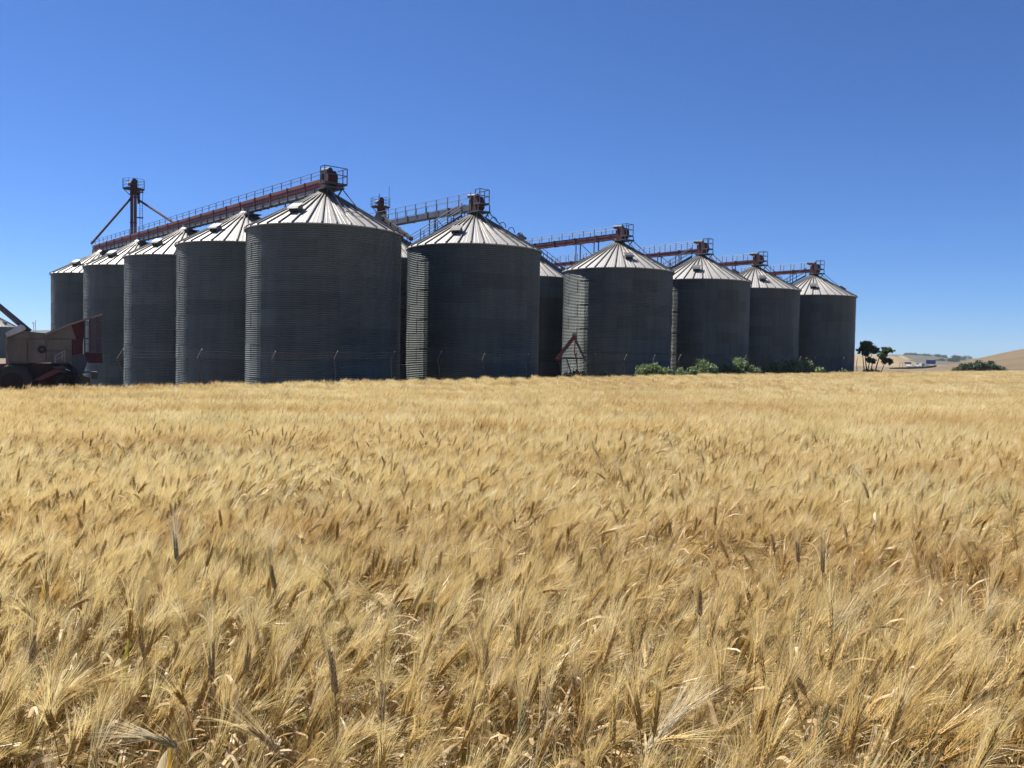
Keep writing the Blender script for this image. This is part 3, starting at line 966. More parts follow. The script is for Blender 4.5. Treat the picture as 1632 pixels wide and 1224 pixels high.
def make_sign(px, py, wpx, hpx, Y, label, mat, legs=2):
    c = at(px, py, Y); k = Y / FPX
    root = empty('road_sign', (c.x, c.y, gz(c.x, c.y) - 1.5)); tag(root, label, 'road sign')
    z = c.z - root.location.z
    MB().box((0, 0, z), (wpx * k, 0.12, hpx * k)).build('sign_panel', mat, root)
    fr = MB(); W, H_ = wpx * k, hpx * k
    for s in (-1, 1):
        fr.box((0, -0.07, z + s * (H_ / 2 - 0.05)), (W, 0.04, 0.08)); fr.box((s * (W / 2 - 0.05), -0.075, z), (0.08, 0.04, H_))
    fr.build('border', M['white'], root)
    for s in ((-1, 1) if legs == 2 else (-1,)):
        MB().box((s * W * 0.36, 0.14, z / 2 - 0.2), (0.16, 0.12, z + 0.4)).build('post', M['pan'], root)
make_sign(1483.5, 577, 15.5, 6.5, 395, 'large blue motorway sign beyond the field', M['blue'])
make_sign(1447, 578.6, 11, 2.8, 390, 'small dark blue road sign left of the large blue one', M['blue'])
gt = at(1436, 583, 350)
gp = empty('road_gate', (gt.x, gt.y, gt.z - 2)); tag(gp, 'thin grey post frame beside the road left of the small sign', 'post frame')
mb = MB()
for x in (-0.5, 0.7): mb.box((x, 0, 1.6), (0.12, 0.12, 3.2))
mb.box((0.1, 0, 3.2), (1.3, 0.12, 0.12)); mb.build('frame', M['frame'], gp)

def make_van(px, py, Y, label, cat, length, heading):
    c = at(px, py, Y)
    root = empty('white_' + cat, (c.x, c.y, c.z), heading); tag(root, label, cat)
    h = 2.0 if cat == 'van' else 1.45
    l = length / 2
    b = MB()
    prof = [(-l, 0.35), (-l, h * 0.95), (-l * 0.9, h), (l * 0.35, h), (l * 0.62, h * 0.62), (l * 0.95, h * 0.52), (l, 0.35)] if cat == 'van' else \
           [(-l, 0.35), (-l, 0.85), (-l * 0.75, 0.9), (-l * 0.45, h), (l * 0.15, h), (l * 0.5, 0.9), (l * 0.95, 0.75), (l, 0.35)]
    b.prism([Vector((x, -0.85, z)) for x, z in prof], (0, 1.7, 0)); b.build('body', M['white'], root)
    for s in (-0.88, 0.86):
        g_ = MB(); g_.prism([Vector((x, s, z)) for x, z in ((-l * 0.4, h * 0.66), (-l * 0.38, h * 0.9), (l * 0.25, h * 0.9), (l * 0.45, h * 0.66))], (0, 0.02, 0)); g_.build('window', M['glass'], root)
    for x in (-l * 0.6, l * 0.6):
        for y in (-0.9, 0.7):
            MB().tube((x, y, 0.32), (x, y + 0.2, 0.32), 0.32, n=14).build('wheel', M['tyre'], root)
make_van(1447, 586.6, 372, 'white car on the road nearest the silos', 'car', 4.2, 1.25)
make_van(1464.5, 585.0, 405, 'white van on the road under the blue sign', 'van', 5.0, 1.9)

# ------------------------------------------------------------------ foliage
def leaf_cloud(lumps, n, size, mi=0, squash=1.0, shell=0.55):
    """random leaf quads through the volume of each ellipsoid"""
    tot = sum(a * b * c for _, (a, b, c) in lumps)
    V = []
    for (c, (a, b, cc)) in lumps:
        k = max(20, int(n * a * b * cc / tot))
        u = rng.normal(size=(k, 3)); u /= np.linalg.norm(u, axis=1)[:, None]
        rr = shell + (1 - shell) * rng.random(k) ** 0.7
        rr *= 1 + 0.16 * np.sin(u[:, 0] * 7 + a * 9) * np.cos(u[:, 1] * 6 + b * 5) + 0.12 * rng.normal(size=k)
        P = np.array(c)[None] + u * rr[:, None] * np.array([a, b, cc])[None]
        d1 = rng.normal(size=(k, 3)) + u * 0.4; d1 /= np.linalg.norm(d1, axis=1)[:, None]
        d2 = np.cross(d1, rng.normal(size=(k, 3))); d2 /= np.linalg.norm(d2, axis=1)[:, None]
        s = size * rng.uniform(0.6, 1.5, k)[:, None]
        V.append(np.stack([P - d1 * s, P + d2 * s * 0.5, P + d1 * s, P - d2 * s * 0.5], 1))
    V = np.concatenate(V).reshape(-1, 3)
    F = np.arange(len(V)).reshape(-1, 4)
    return V, F
def np_mesh(name, V, F, mat):
    me = bpy.data.meshes.new(name)
    me.vertices.add(len(V)); me.vertices.foreach_set('co', V.astype(np.float32).ravel())
    F = np.asarray(F); k = F.shape[1]
    me.loops.add(F.size); me.loops.foreach_set('vertex_index', F.astype(np.int32).ravel())
    me.polygons.add(len(F)); me.polygons.foreach_set('loop_start', np.arange(0, F.size, k, dtype=np.int32))
    me.materials.append(mat)
    me.update(calc_edges=True)
    return me
def tree_belt(pts, Y, label, h, n, mat):
    lumps = []
    for (px, py) in pts:
        q = at(px, py, Y)
        lumps.append(((q.x, q.y + random.uniform(-10, 10), q.z + h * 0.15), (h * random.uniform(0.8, 1.9), h, h * random.uniform(0.5, 0.9))))
    V, F = leaf_cloud(lumps, n, h * 0.16)
    tag(link('treeline', np_mesh('treeline', V, F, mat)), label, kind='stuff')
def make_bush(px, Y, wpx, ytop, label, mat, name='bush', n=5200, size=0.10, group=None, cat='bush', depth=1.6):
    c = at(px, 590, Y); k = Y / FPX
    z0 = gz(c.x, c.y)
    top = at(px, ytop, Y).z - z0
    w = wpx * k / 2
    root = empty(name, (c.x, c.y, z0)); tag(root, label, cat, group)
    lumps = []
    m = max(3, int(w / 0.55))
    for i in range(m):
        t = (i + 0.5) / m * 2 - 1
        h = top * (0.97 - 0.42 * abs(t) ** 2.2) * random.uniform(0.86, 1.04)
        rx = w / m * random.uniform(1.15, 1.6)
        lumps.append(((t * (w - rx * 0.5), random.uniform(-0.5, 0.5), h * 0.52), (rx, depth * random.uniform(0.5, 0.8), h * 0.5)))
        lumps.append(((t * (w - rx * 0.4) + random.uniform(-.3, .3), random.uniform(-0.7, 0.4), h * 0.80), (rx * 0.5, depth * 0.35, h * 0.24)))
    V, F = leaf_cloud(lumps, n, size)
    V[:, 2] = np.maximum(V[:, 2], 0.0)
    link('foliage', np_mesh('foliage', V, F, mat), root)
    mb = MB()
    for i in range(m * 2):
        (cx, cy, cz), (a, b, h) = random.choice(lumps)
        mb.path([(cx * 0.8, cy * 0.5, 0), (cx, cy, cz), (cx + random.uniform(-.3, .3), cy, cz + h * 0.9)], [0.04, 0.025, 0.01], 4)
    mb.build('stem', M['bark'], root)
G_ = 'bushes between the wheat and the silos'
def fenceY(px, off):   # depth of the fence line seen at pixel column px, plus offset
    return 38.0 * (2094 - 198) / (2094 - px) + off
make_bush(1042, fenceY(1042, -1.6), 62, 575, 'leftmost of the larger pale green bushes, left of the next round one', M['bush'], n=6500, group=G_)
make_bush(1118, fenceY(1118, -2.2), 56, 573.5, 'small rounded pale green bush between two wider ones before the silos', M['bush'], n=5200, group=G_)
make_bush(1180, fenceY(1180, -2.4), 66, 570.5, 'pale green bush at the joint of two silos left of the widest bush', M['bush'], n=7500, group=G_)
make_bush(1262, fenceY(1262, -2.8), 108, 570.5, 'widest and tallest pale green bush in front of the right end silos', M['bush'], n=12000, group=G_)
make_bush(918, fenceY(918, -1.6), 40, 586.5, 'low green weed clump at the foot of the red A-frame', M['bush'], n=2600, size=0.08, group=G_, cat='weeds', name='weed_clump', depth=0.9)
make_bush(965, fenceY(965, -1.6), 28, 585.5, 'small sparse weed clump right of the red A-frame', M['bush'], n=900, size=0.08, group=G_, cat='weeds', name='weed_clump', depth=0.7)
make_bush(1086, fenceY(1086, -1.6), 24, 581, 'low weeds filling the gap between the two left bushes', M['bush'], n=1200, size=0.09, group=G_, cat='weeds', name='weed_clump', depth=0.8)
make_bush(1345, fenceY(1345, 3.0), 36, 585, 'sparse dry weeds at the foot of the rightmost silo', M['bush'], n=700, size=0.09, group=G_, cat='weeds', name='weed_clump', depth=0.8)
make_bush(1388, 104, 34, 586, 'grassy weeds round the trunks of the two small trees', M['bush'], n=1400, size=0.09, group=G_, cat='weeds', name='weed_clump', depth=1.2)
make_bush(1560, 175, 84, 575, 'dark green bush below the brown hill at right', M['darkbush'], n=9000, size=0.22, depth=3.0)
def make_tree(label, Y, trunkpx, crownpx, n=3600):
    c = at(trunkpx[0][0][0], 590, Y); z0 = gz(c.x, c.y)
    root = empty('small_tree', (c.x, c.y, z0)); tag(root, label, 'tree', 'two small trees by the last silo')
    O = Vector((c.x, c.y, z0)); k = Y / FPX
    mb = MB()
    for tr in trunkpx:
        pts = [at(px, py, Y) - O for px, py in tr]
        pts[0].z = -0.1
        rr = [0.085 - 0.06 * i / (len(pts) - 1) for i in range(len(pts))]
        mb.path(pts, rr, 7)
    mb.build('trunk', M['bark'], root)
    lumps = []
    for (px, py, rx, ry) in crownpx:
        q = at(px, py, Y) - O
        lumps.append(((q.x, random.uniform(-0.35, 0.35), q.z), (rx * k, rx * k * 0.9, ry * k)))
    for (px, py, rx, ry) in crownpx * 2:
        a = random.uniform(0, 6.28)
        q = at(px + rx * 1.0 * math.cos(a), py + ry * 1.0 * math.sin(a), Y) - O
        lumps.append(((q.x, random.uniform(-0.5, 0.5), q.z), (rx * k * 0.4, 0.3, ry * k * 0.4)))
    V, F = leaf_cloud(lumps, n, 0.13, shell=0.2)
    link('crown', np_mesh('crown', V, F, M['treeleaf']), root)
tree_belt([(1448 + i * 5.2 + random.uniform(-3, 3), 565.3 + i * 0.33 + random.uniform(-0.4, 0.3)) for i in range(19)], 1490, 'dark scattered trees along the crest of the far scrub hill', 4.5, 5000, M['darkbush'])
tree_belt([(1500 + i * 5 + random.uniform(-2, 2), 575.5 - i * 0.5) for i in range(7)], 1250, 'dark scrub patch low on the far hill beside the blue sign', 4.0, 2200, M['darkbush'])
make_tree('round topped small dark tree closest to the rightmost silo', 106,
          [[(1384, 592), (1380, 580), (1379, 570), (1382, 556)], [(1387, 592), (1390, 580), (1391, 573)], [(1380, 570), (1374, 558)], [(1380, 572), (1391, 557)]],
          [(1382, 553, 9, 7), (1373, 557, 6, 5), (1391, 557, 7, 6), (1384, 547.5, 5, 4), (1380, 563, 6, 4), (1384, 572, 5, 4), (1391, 575, 5, 4), (1376, 550, 5, 4), (1396, 560, 3, 3)])
make_tree('smaller leaning dark tree with ragged crown right of the round topped one', 107,
          [[(1392, 592), (1398, 580), (1401, 570), (1409, 562), (1416, 557)], [(1401, 571), (1412, 573)]],
          [(1412, 558, 5, 4), (1418, 557, 4, 3.4), (1409, 564, 6, 5), (1404, 569, 5, 4), (1412, 575, 6, 4.5), (1418, 576, 4, 4), (1401, 565, 2, 2), (1422, 560, 2, 2)], 3000)

# ------------------------------------------------------------------ wheat
def wheatmat(name, stops, transl, rough=0.55, spec=0.3, green=0.0, patch=1.0):
    t = NT(name)
    rnd = t.rand()
    p = t.scaled(t.world(), (1, 1, 0))
    mrr = t.node('ShaderNodeMapRange'); mrr.inputs['From Min'].default_value = 0.3; mrr.inputs['From Max'].default_value = 0.7
    t.l.new(t.noise(14.0, p, 2, 0.5), mrr.inputs['Value'])
    av = t.node('ShaderNodeMix', data_type='FLOAT'); av.inputs[0].default_value = 0.6
    t.l.new(rnd, av.inputs[2]); t.l.new(mrr.outputs[0], av.inputs[3])
    cc = t.ramp(av.outputs[0], stops)
    f1 = t.noise(0.55, t.scaled(p, (0.45, 1.3, 1)), 4, 0.6)
    warm = t.ramp(f1, [(0.34, (0.94, 0.85, 0.72)), (0.48, (1, 0.99, 0.97)), (0.66, (1.06, 1.06, 1.06))])
    cc = t.mix(patch, cc, warm, 'MULTIPLY')
    f3 = t.noise(0.16, t.scaled(p, (0.5, 2.4, 1)), 5, 0.7)      # bands where the browner ears show through
    bands = t.ramp(f3, [(0.44, (1, 1, 1)), (0.52, (0.95, 0.89, 0.80)), (0.60, (0.74, 0.60, 0.44))])
    cc = t.mix(patch, cc, bands, 'MULTIPLY')
    f2 = t.noise(0.30, t.scaled(p, (0.35, 1.6, 1)), 5, 0.65)
    gm = t.node('ShaderNodeMath', operation='MULTIPLY'); gm.inputs[1].default_value = green
    mr = t.node('ShaderNodeMapRange'); mr.inputs['From Min'].default_value = 0.56; mr.inputs['From Max'].default_value = 0.68
    t.l.new(f2, mr.inputs['Value']); t.l.new(mr.outputs[0], gm.inputs[0])
    cc = t.mix(gm.outputs[0], cc, (0.13, 0.15, 0.075))
    t.l.new(cc, t.b.inputs['Base Color'])
    t.b.inputs['Roughness'].default_value = rough
    t.b.inputs['Specular IOR Level'].default_value = spec
    tr = t.node('ShaderNodeBsdfTranslucent'); t.l.new(cc, tr.inputs['Color'])
    mx = t.node('ShaderNodeMixShader'); mx.inputs[0].default_value = transl
    t.l.new(t.b.outputs[0], mx.inputs[1]); t.l.new(tr.outputs[0], mx.inputs[2])
    t.l.new(mx.outputs[0], t.out.inputs['Surface'])
    return t.mat
W_AWN = wheatmat('wheat_awn', [(0.1, (0.61, 0.492, 0.215)), (0.45, (0.76, 0.652, 0.335)), (0.75, (0.84, 0.75, 0.46)), (0.95, (0.91, 0.86, 0.68))], 0.45, 0.33, 0.6, 0.35)
W_EAR = wheatmat('wheat_ear', [(0.1, (0.40, 0.28, 0.11)), (0.5, (0.54, 0.41, 0.17)), (0.85, (0.66, 0.52, 0.25)), (1, (0.42, 0.40, 0.18))], 0.22, 0.6, 0.3, 0.4)
W_STEM = wheatmat('wheat_stem', [(0.1, (0.28, 0.20, 0.07)), (0.5, (0.38, 0.30, 0.115)), (0.8, (0.44, 0.37, 0.17)), (0.95, (0.19, 0.22, 0.06))], 0.3, 0.5, 0.4, 0.5)
W_LEAF = wheatmat('wheat_dry_leaf', [(0.1, (0.30, 0.16, 0.06)), (0.35, (0.50, 0.37, 0.18)), (0.6, (0.74, 0.64, 0.44)), (0.9, (0.86, 0.81, 0.67))], 0.35, 0.5, 0.3, 0.1)
W_GREEN = wheatmat('wheat_green_leaf', [(0, (0.09, 0.12, 0.03)), (0.5, (0.20, 0.21, 0.04)), (1, (0.36, 0.26, 0.045))], 0.4, 0.45, 0.4, 0.0)
WM = [W_STEM, W_EAR, W_AWN, W_LEAF, W_GREEN]

def frame_of(d):
    up = Vector((0, 0, 1)) if abs(d.z) < 0.9 else Vector((1, 0, 0))
    x = d.cross(up).normalized()
    return x, d.cross(x).normalized()

def stalk(mbs, base, hgt, lean_dir, nod, rs, lod, awn_w, n_awn, leafy=True, sc_=1.0):
    """mbs: dict of MB per part. returns nothing"""
    ld = Vector((math.cos(lean_dir), math.sin(lean_dir), 0))
    pts = []; n = {0: 7, 1: 3, 2: 2}[lod]
    ang = rs.uniform(0.02, 0.14)
    p = Vector(base); d = Vector((0, 0, 1)); step = hgt / n
    pts.append(p.copy())
    for i in range(n):
        t = (i + 1) / n
        a = ang * t + nod * max(0, (t - 0.72) / 0.28) ** 2 * 0.55
        d = (Vector((0, 0, 1)) * math.cos(a) + ld * math.sin(a))
        p = p + d * step
        pts.append(p.copy())
    side = Vector((-ld.y, ld.x, 0))
    ws = 0.0021 * sc_ * (1 if lod == 0 else 1.7)
    m = mbs['stem']
    if lod == 0:
        for i in range(n):
            m.tube(pts[i], pts[i + 1], ws * (1.1 - 0.5 * i / n), ws * (1.1 - 0.5 * (i + 1) / n), 3, 0, False)
    else:
        for i in range(n):
            q = side if lod == 1 else Vector((1, 0, 0))
            m.add([pts[i] - q * ws, pts[i] + q * ws, pts[i + 1] + q * ws, pts[i + 1] - q * ws], [(0, 1, 2, 3)], 0)
    # ear
    Lr = rs.uniform(0.062, 0.088) * sc_
    a = ang + nod * 0.55
    ear_pts = [pts[-1].copy()]; dirs = []
    k_e = 5 if lod == 0 else 1
    for i in range(k_e):
        a2 = a + nod * 0.45 * (i + 1) / k_e
        dd = Vector((0, 0, 1)) * math.cos(a2) + ld * math.sin(a2)
        dirs.append(dd); ear_pts.append(ear_pts[-1] + dd * (Lr / k_e))
    me_ = mbs['ear']; ma = mbs['awn']
    def ept(t):
        f_ = t * k_e; i = min(int(f_), k_e - 1)
        return ear_pts[i].lerp(ear_pts[i + 1], f_ - i), dirs[i]
    if lod == 0:
        ns = 20
        for i in range(ns):
            t = (i + 0.3) / ns
            c, dd = ept(t)
            x, y = frame_of(dd)
            s = 1 if i % 2 else -1
            wz = 1.0 - 0.45 * t ** 3
            for q, (ox, oy) in enumerate(((s * 1.0, 0.35), (s * 1.0, -0.35), (s * 0.35, (0.8 if (i // 2) % 2 else -0.8)))):
                o = (x * ox + y * oy).normalized()
                cc = c + o * 0.0040 * wz
                ax_ = (dd * 0.9 + o * 0.42).normalized()
                u_, v_ = frame_of(ax_)
                l, w = 0.0140 * sc_, 0.0036 * wz * sc_
                me_.add([cc - ax_ * l * 0.4, cc + u_ * w, cc + v_ * w, cc - u_ * w, cc - v_ * w, cc + ax_ * l * 0.75],
                        [(0, 2, 1), (0, 3, 2), (0, 4, 3), (0, 1, 4), (5, 1, 2), (5, 2, 3), (5, 3, 4), (5, 4, 1)], 1)
    else:
        dd = dirs[0]; x, y = frame_of(dd)
        w = (0.0078 if lod == 1 else 0.0095) * sc_
        c0, c1 = ear_pts[0], ear_pts[-1]
        mid = c0.lerp(c1, 0.45)
        me_.add([c0, mid + x * w, mid + y * w * 0.8, mid - x * w, mid - y * w * 0.8, c1], [(0, 2, 1), (0, 3, 2), (0, 4, 3), (0, 1, 4), (5, 1, 2), (5, 2, 3), (5, 3, 4), (5, 4, 1)], 1)
    # awns
    for i in range(n_awn):
        t = (i + 0.5) / n_awn
        c, dd = ept(t)
        x, y = frame_of(dd)
        ph = rs.uniform(0, 2 * math.pi)
        o = x * math.cos(ph) + y * math.sin(ph)
        sp = rs.uniform(0.08, 0.42)
        Ld = rs.uniform(0.12, 0.18) * sc_ * (1 - 0.15 * t)
        d0 = (dd + o * sp * 0.7).normalized(); d1 = (dd + o * sp * 1.5 + ld * 0.10 - Vector((0, 0, 0.06))).normalized()
        p0 = c + o * 0.004; p1 = p0 + d0 * Ld * 0.5; p2 = p1 + d1 * Ld * 0.5
        u_ = d0.cross(Vector((rs.uniform(-1, 1), rs.uniform(-1, 1), rs.uniform(-1, 1)))).normalized() * awn_w * 0.5
        if lod == 0:
            ma.add([p0 - u_, p0 + u_, p1 + u_ * 0.8, p1 - u_ * 0.8, p2], [(0, 1, 2, 3), (3, 2, 4)], 2)
        else:
            ma.add([p0 - u_, p0 + u_, p2], [(0, 1, 2)], 2)
    # leaves
    if leafy:
        for q in range(rs.choice((2, 2, 3, 4)) if lod == 0 else 1):
            i = max(1, int(n * rs.uniform(0.35, 0.92))); p = pts[min(i, n)].copy()
            az = rs.uniform(0, 2 * math.pi); o = Vector((math.cos(az), math.sin(az), 0)); sd = Vector((-o.y, o.x, 0))
            Ll = rs.uniform(0.10, 0.28); w = rs.uniform(0.004, 0.009); segs = 6 if lod == 0 else 2
            el = rs.uniform(0.6, 1.3); curl = rs.uniform(1.2, 4.2); tw = rs.uniform(-2, 2)
            prev = None; vs = []; fs = []
            green = rs.random() < 0.07
            for k in range(segs + 1):
                t = k / segs
                e = el - curl * t ** 1.4
                sdd = (sd * math.cos(tw * t) + Vector((0, 0, 1)) * math.sin(tw * t))
                ww = w * (1 - t ** 2) + 0.0004
                vs += [p - sdd * ww, p + sdd * ww]
                if k: fs.append((2 * k - 2, 2 * k, 2 * k + 1, 2 * k - 1))
                p = p + (o * math.cos(e) + Vector((0, 0, 1)) * math.sin(e)) * (Ll / segs)
            mbs['leaf'].add(vs, fs, 4 if green else 3)

hidden = bpy.data.collections.new('wheat_prototypes')
def proto_obj(name, mb, coll):
    me = mb.mesh(name, WM, False)
    o = bpy.data.objects.new(name, me); coll.objects.link(o); return o
LEAN = 0.25      # general lean: towards the right and slightly away (radians from +X)
rs = random.Random(5)
near_c = bpy.data.collections.new('near_stalks'); 
NV = 14
for i in range(NV):
    mb = MB(); mbs = {k: mb for k in ('stem', 'ear', 'awn', 'leaf')}
    nod = rs.choice((0.1, 0.2, 0.35, 0.5, 0.8, 1.2, 1.7)) if i != 0 else 0.1
    stalk(mbs, (0, 0, 0), rs.uniform(0.74, 0.84), 0.0, nod, rs, 0, 0.0009, 46)
    proto_obj('wheat_stalk_%02d' % i, mb, near_c)
mid_c = bpy.data.collections.new('mid_patches'); NM = 6
def patch(size, count, lod, aw, na, leafy, hs=0.06):
    mb = MB(); mbs = {k: mb for k in ('stem', 'ear', 'awn', 'leaf')}
    for j in range(count):
        b = (rs.uniform(-size / 2, size / 2), rs.uniform(-size / 2, size / 2), 0)
        stalk(mbs, b, 0.79 + rs.gauss(0, hs), LEAN + rs.gauss(0, 0.7), abs(rs.gauss(0.35, 0.45)), rs, lod, aw, na, leafy and rs.random() < 0.5, 1.0)
    return mb
for i in range(NM): proto_obj('wheat_patch_mid_%02d' % i, patch(0.55, 115, 1, 0.0016, 20, True), mid_c)
far_c = bpy.data.collections.new('far_patches'); NF = 6
for i in range(NF): proto_obj('wheat_patch_far_%02d' % i, patch(1.1, 330, 2, 0.0045, 9, False, 0.05), far_c)

from mathutils import noise as MN
def inside(x, y, off=3.0):
    """in front of the fence line"""
    nx, ny = Fd.y, -Fd.x          # normal pointing towards us/right
    return (x - FP0.x) * nx + (y - FP0.y) * ny > off
def field_points(r0, r1, cell, jit=0.5):
    xs = np.arange(-200, 330, cell); ys = np.arange(-2, 330, cell)
    lim = r1 + 2
    xs = xs[(np.abs(xs) <= lim)]; ys = ys[ys <= lim]
    X, Y = np.meshgrid(xs, ys); X = X.ravel(); Y = Y.ravel()
    X = X + rng.uniform(-jit, jit, len(X)) * cell; Y = Y + rng.uniform(-jit, jit, len(Y)) * cell
    R = np.hypot(X, Y)
    k = (R >= r0) & (R < r1) & (np.abs(X) < 0.72 * Y + 2.2) & inside(X, Y)
    return X[k], Y[k]
def hmod(x, y):   # lodging / wind waves in height
    out = np.empty(len(x))
    for i in range(len(x)):
        out[i] = MN.noise((x[i] * 0.35, y[i] * 0.6, 0)) * 0.11 + MN.noise((x[i] * 1.1, y[i] * 1.7, 5)) * 0.08
    return out
def gn_field(name, X, Y, coll, nvar, scale, tilt, label, zrot_any=False):
    n = len(X)
    Z = ground_z(X, Y)
    me = bpy.data.meshes.new(name)
    me.vertices.add(n)
    me.vertices.foreach_set('co', np.stack([X, Y, Z], 1).astype(np.float32).ravel())
    h = hmod(X, Y)
    rot = np.zeros((n, 3), np.float32)
    rot[:, 0] = rng.normal(0, tilt, n); rot[:, 1] = rng.normal(0.22, tilt, n)
    if zrot_any:   # here and there a clump is laid over by the wind, and single stalks are broken
        lw = np.array([MN.noise((a * 0.9, b * 0.9, 20.0)) for a, b in zip(X, Y)])
        rot[:, 1] += np.clip(lw - 0.12, 0, 1) * 1.5
        lx = np.array([MN.noise((a * 0.6, b * 0.6, 31.0)) for a, b in zip(X, Y)])
        rot[:, 0] += lx * 0.5
        br = rng.random(n) < 0.05
        rot[br, 1] += rng.uniform(0.3, 0.9, br.sum())
    if zrot_any: rot[:, 2] = LEAN + rng.normal(0, 0.9, n)
    else: rot[:, 2] = rng.normal(0, 0.35, n)
    scl = np.ones((n, 3), np.float32) * scale
    scl[:, 2] = scale * (1 + h) * rng.normal(1, 0.07 if zrot_any else 0.02, n)
    idx = rng.integers(0, nvar, n)
    for an, ty, arr in (('rot', 'FLOAT_VECTOR', rot), ('scl', 'FLOAT_VECTOR', scl)):
        a = me.attributes.new(an, ty, 'POINT'); a.data.foreach_set('vector', arr.ravel())
    a = me.attributes.new('idx', 'INT', 'POINT'); a.data.foreach_set('value', idx.astype(np.int32))
    me.update()
    o = link(name, me)
    ng = bpy.data.node_groups.new(name, 'GeometryNodeTree')
    ng.interface.new_socket('Geometry', in_out='INPUT', socket_type='NodeSocketGeometry')
    ng.interface.new_socket('Geometry', in_out='OUTPUT', socket_type='NodeSocketGeometry')
    N = ng.nodes; Lk = ng.links
    gi = N.new('NodeGroupInput'); go = N.new('NodeGroupOutput')
    iop = N.new('GeometryNodeInstanceOnPoints'); ci = N.new('GeometryNodeCollectionInfo')
    ci.inputs['Collection'].default_value = coll
    ci.inputs['Separate Children'].default_value = True; ci.inputs['Reset Children'].default_value = True
    def named(nm, ty):
        q = N.new('GeometryNodeInputNamedAttribute'); q.data_type = ty; q.inputs['Name'].default_value = nm
        return next(s for s in q.outputs if s.enabled and s.name == 'Attribute')
    e2r = N.new('FunctionNodeEulerToRotation')
    Lk.new(named('rot', 'FLOAT_VECTOR'), e2r.inputs[0])
    Lk.new(gi.outputs[0], iop.inputs['Points']); Lk.new(ci.outputs[0], iop.inputs['Instance'])
    iop.inputs['Pick Instance'].default_value = True
    Lk.new(named('idx', 'INT'), iop.inputs['Instance Index'])
    Lk.new(e2r.outputs[0], iop.inputs['Rotation']); Lk.new(named('scl', 'FLOAT_VECTOR'), iop.inputs['Scale'])
    Lk.new(iop.outputs[0], go.inputs[0])
    md = o.modifiers.new('wheat', 'NODES'); md.node_group = ng
    tag(o, label, kind='stuff')
    return o
X, Y = field_points(0.75, 12.0, 0.050, 0.9)
den = np.array([MN.noise((a * 2.3, b * 2.3, 9.0)) + 0.6 * MN.noise((a * 6.0, b * 6.0, 2.0)) for a, b in zip(X, Y)])
kk = rng.random(len(X)) < np.clip(0.95 + 1.2 * den, 0.25, 1.0) * np.clip(0.62 + 0.38 * (np.hypot(X, Y) - 2.0) / 3.0, 0.62, 1.0)
X, Y = X[kk], Y[kk]
for (ax_, ay_, rr_, pr_) in ((-0.10, 1.80, 0.20, 0.35), (0.92, 1.72, 0.16, 0.4), (-1.5, 2.6, 0.3, 0.5), (0.35, 2.6, 0.2, 0.5)):   # thin spots where one sees down between the stems
    q_ = (np.hypot(X - ax_, (Y - ay_) * 0.8) < rr_) & (rng.random(len(X)) > pr_)
    X, Y = X[~q_], Y[~q_]
# leave a hollow round the camera itself
NEAR = (X, Y)
hero_n = 60
ok = np.where((np.hypot(X, Y) < 3.4) & (np.hypot(X, Y) > 1.55) & (np.abs(X) < 0.56 * Y))[0]
hero = rng.choice(ok, hero_n, replace=False)
keep = np.ones(len(X), bool); keep[hero] = False
print('near', keep.sum())
gn_field('wheat', X[keep], Y[keep], near_c, NV, 1.0, 0.10, 'dense ripe bearded wheat filling the foreground', True)
Xm, Ym = field_points(11.8, 34, 0.5, 0.2)
print('mid', len(Xm))
gn_field('wheat', Xm, Ym, mid_c, NM, 1.0, 0.03, 'golden wheat stretching over the middle of the field')
Xf, Yf = field_points(33.2, 300, 0.95, 0.2)
print('far', len(Xf))
gn_field('wheat', Xf, Yf, far_c, NF, 1.0, 0.02, 'pale golden wheat running up to the fence and bushes')
# soil under the wheat
# nearest stalks as things of their own
kinds = []
for i in range(10):
    mbs = {k: MB() for k in ('stem', 'ear', 'awn', 'leaf')}
    stalk(mbs, (0, 0, 0), rs.uniform(0.77, 0.87), 0.0, rs.choice((0.15, 0.3, 0.6, 1.0, 1.5)), rs, 0, 0.0010, 32)
    kinds.append({k: m.mesh({'stem': 'stem', 'ear': 'ear', 'awn': 'awns', 'leaf': 'leaf'}[k], WM) for k, m in mbs.items()})
for q, i in enumerate(hero):
    k = kinds[q % 10]
    root = link('wheat_stalk', k['stem'], None, (X[i], Y[i], gz(X[i], Y[i])), (rng.normal(0, 0.06), rng.normal(0.08, 0.06), LEAN + rng.normal(0, 0.9)))
    tag(root, 'ripe bearded wheat stalk standing in the nearest rows of the field', 'wheat stalk', 'nearest wheat stalks')
    link('ear', k['ear'], root); link('awns', k['awn'], root)
    if len(k['leaf'].vertices): link('leaf', k['leaf'], root)

# ------------------------------------------------------------------ single plants that stand out in the foreground
W_PALE = wheatmat('bleached_wheat', [(0, (0.74, 0.65, 0.44)), (1, (0.82, 0.75, 0.57))], 0.4, 0.4, 0.5, 0.0, 0.0)
W_BROWN = wheatmat('brown_wheat_ear', [(0, (0.36, 0.245, 0.125)), (1, (0.46, 0.33, 0.18))], 0.1, 0.6, 0.3, 0.0, 0.0)
W_DGREEN = wheatmat('grey_green_ear', [(0, (0.27, 0.26, 0.13)), (1, (0.34, 0.31, 0.17))], 0.1, 0.6, 0.3, 0.0, 0.0)
W_YEL = wheatmat('yellow_leaf', [(0, (0.62, 0.40, 0.05)), (1, (0.70, 0.48, 0.08))], 0.4, 0.5, 0.3, 0.0, 0.0)
W_YGR = wheatmat('yellow_green_leaf', [(0, (0.28, 0.30, 0.04)), (1, (0.36, 0.36, 0.06))], 0.4, 0.5, 0.3, 0.0, 0.0)
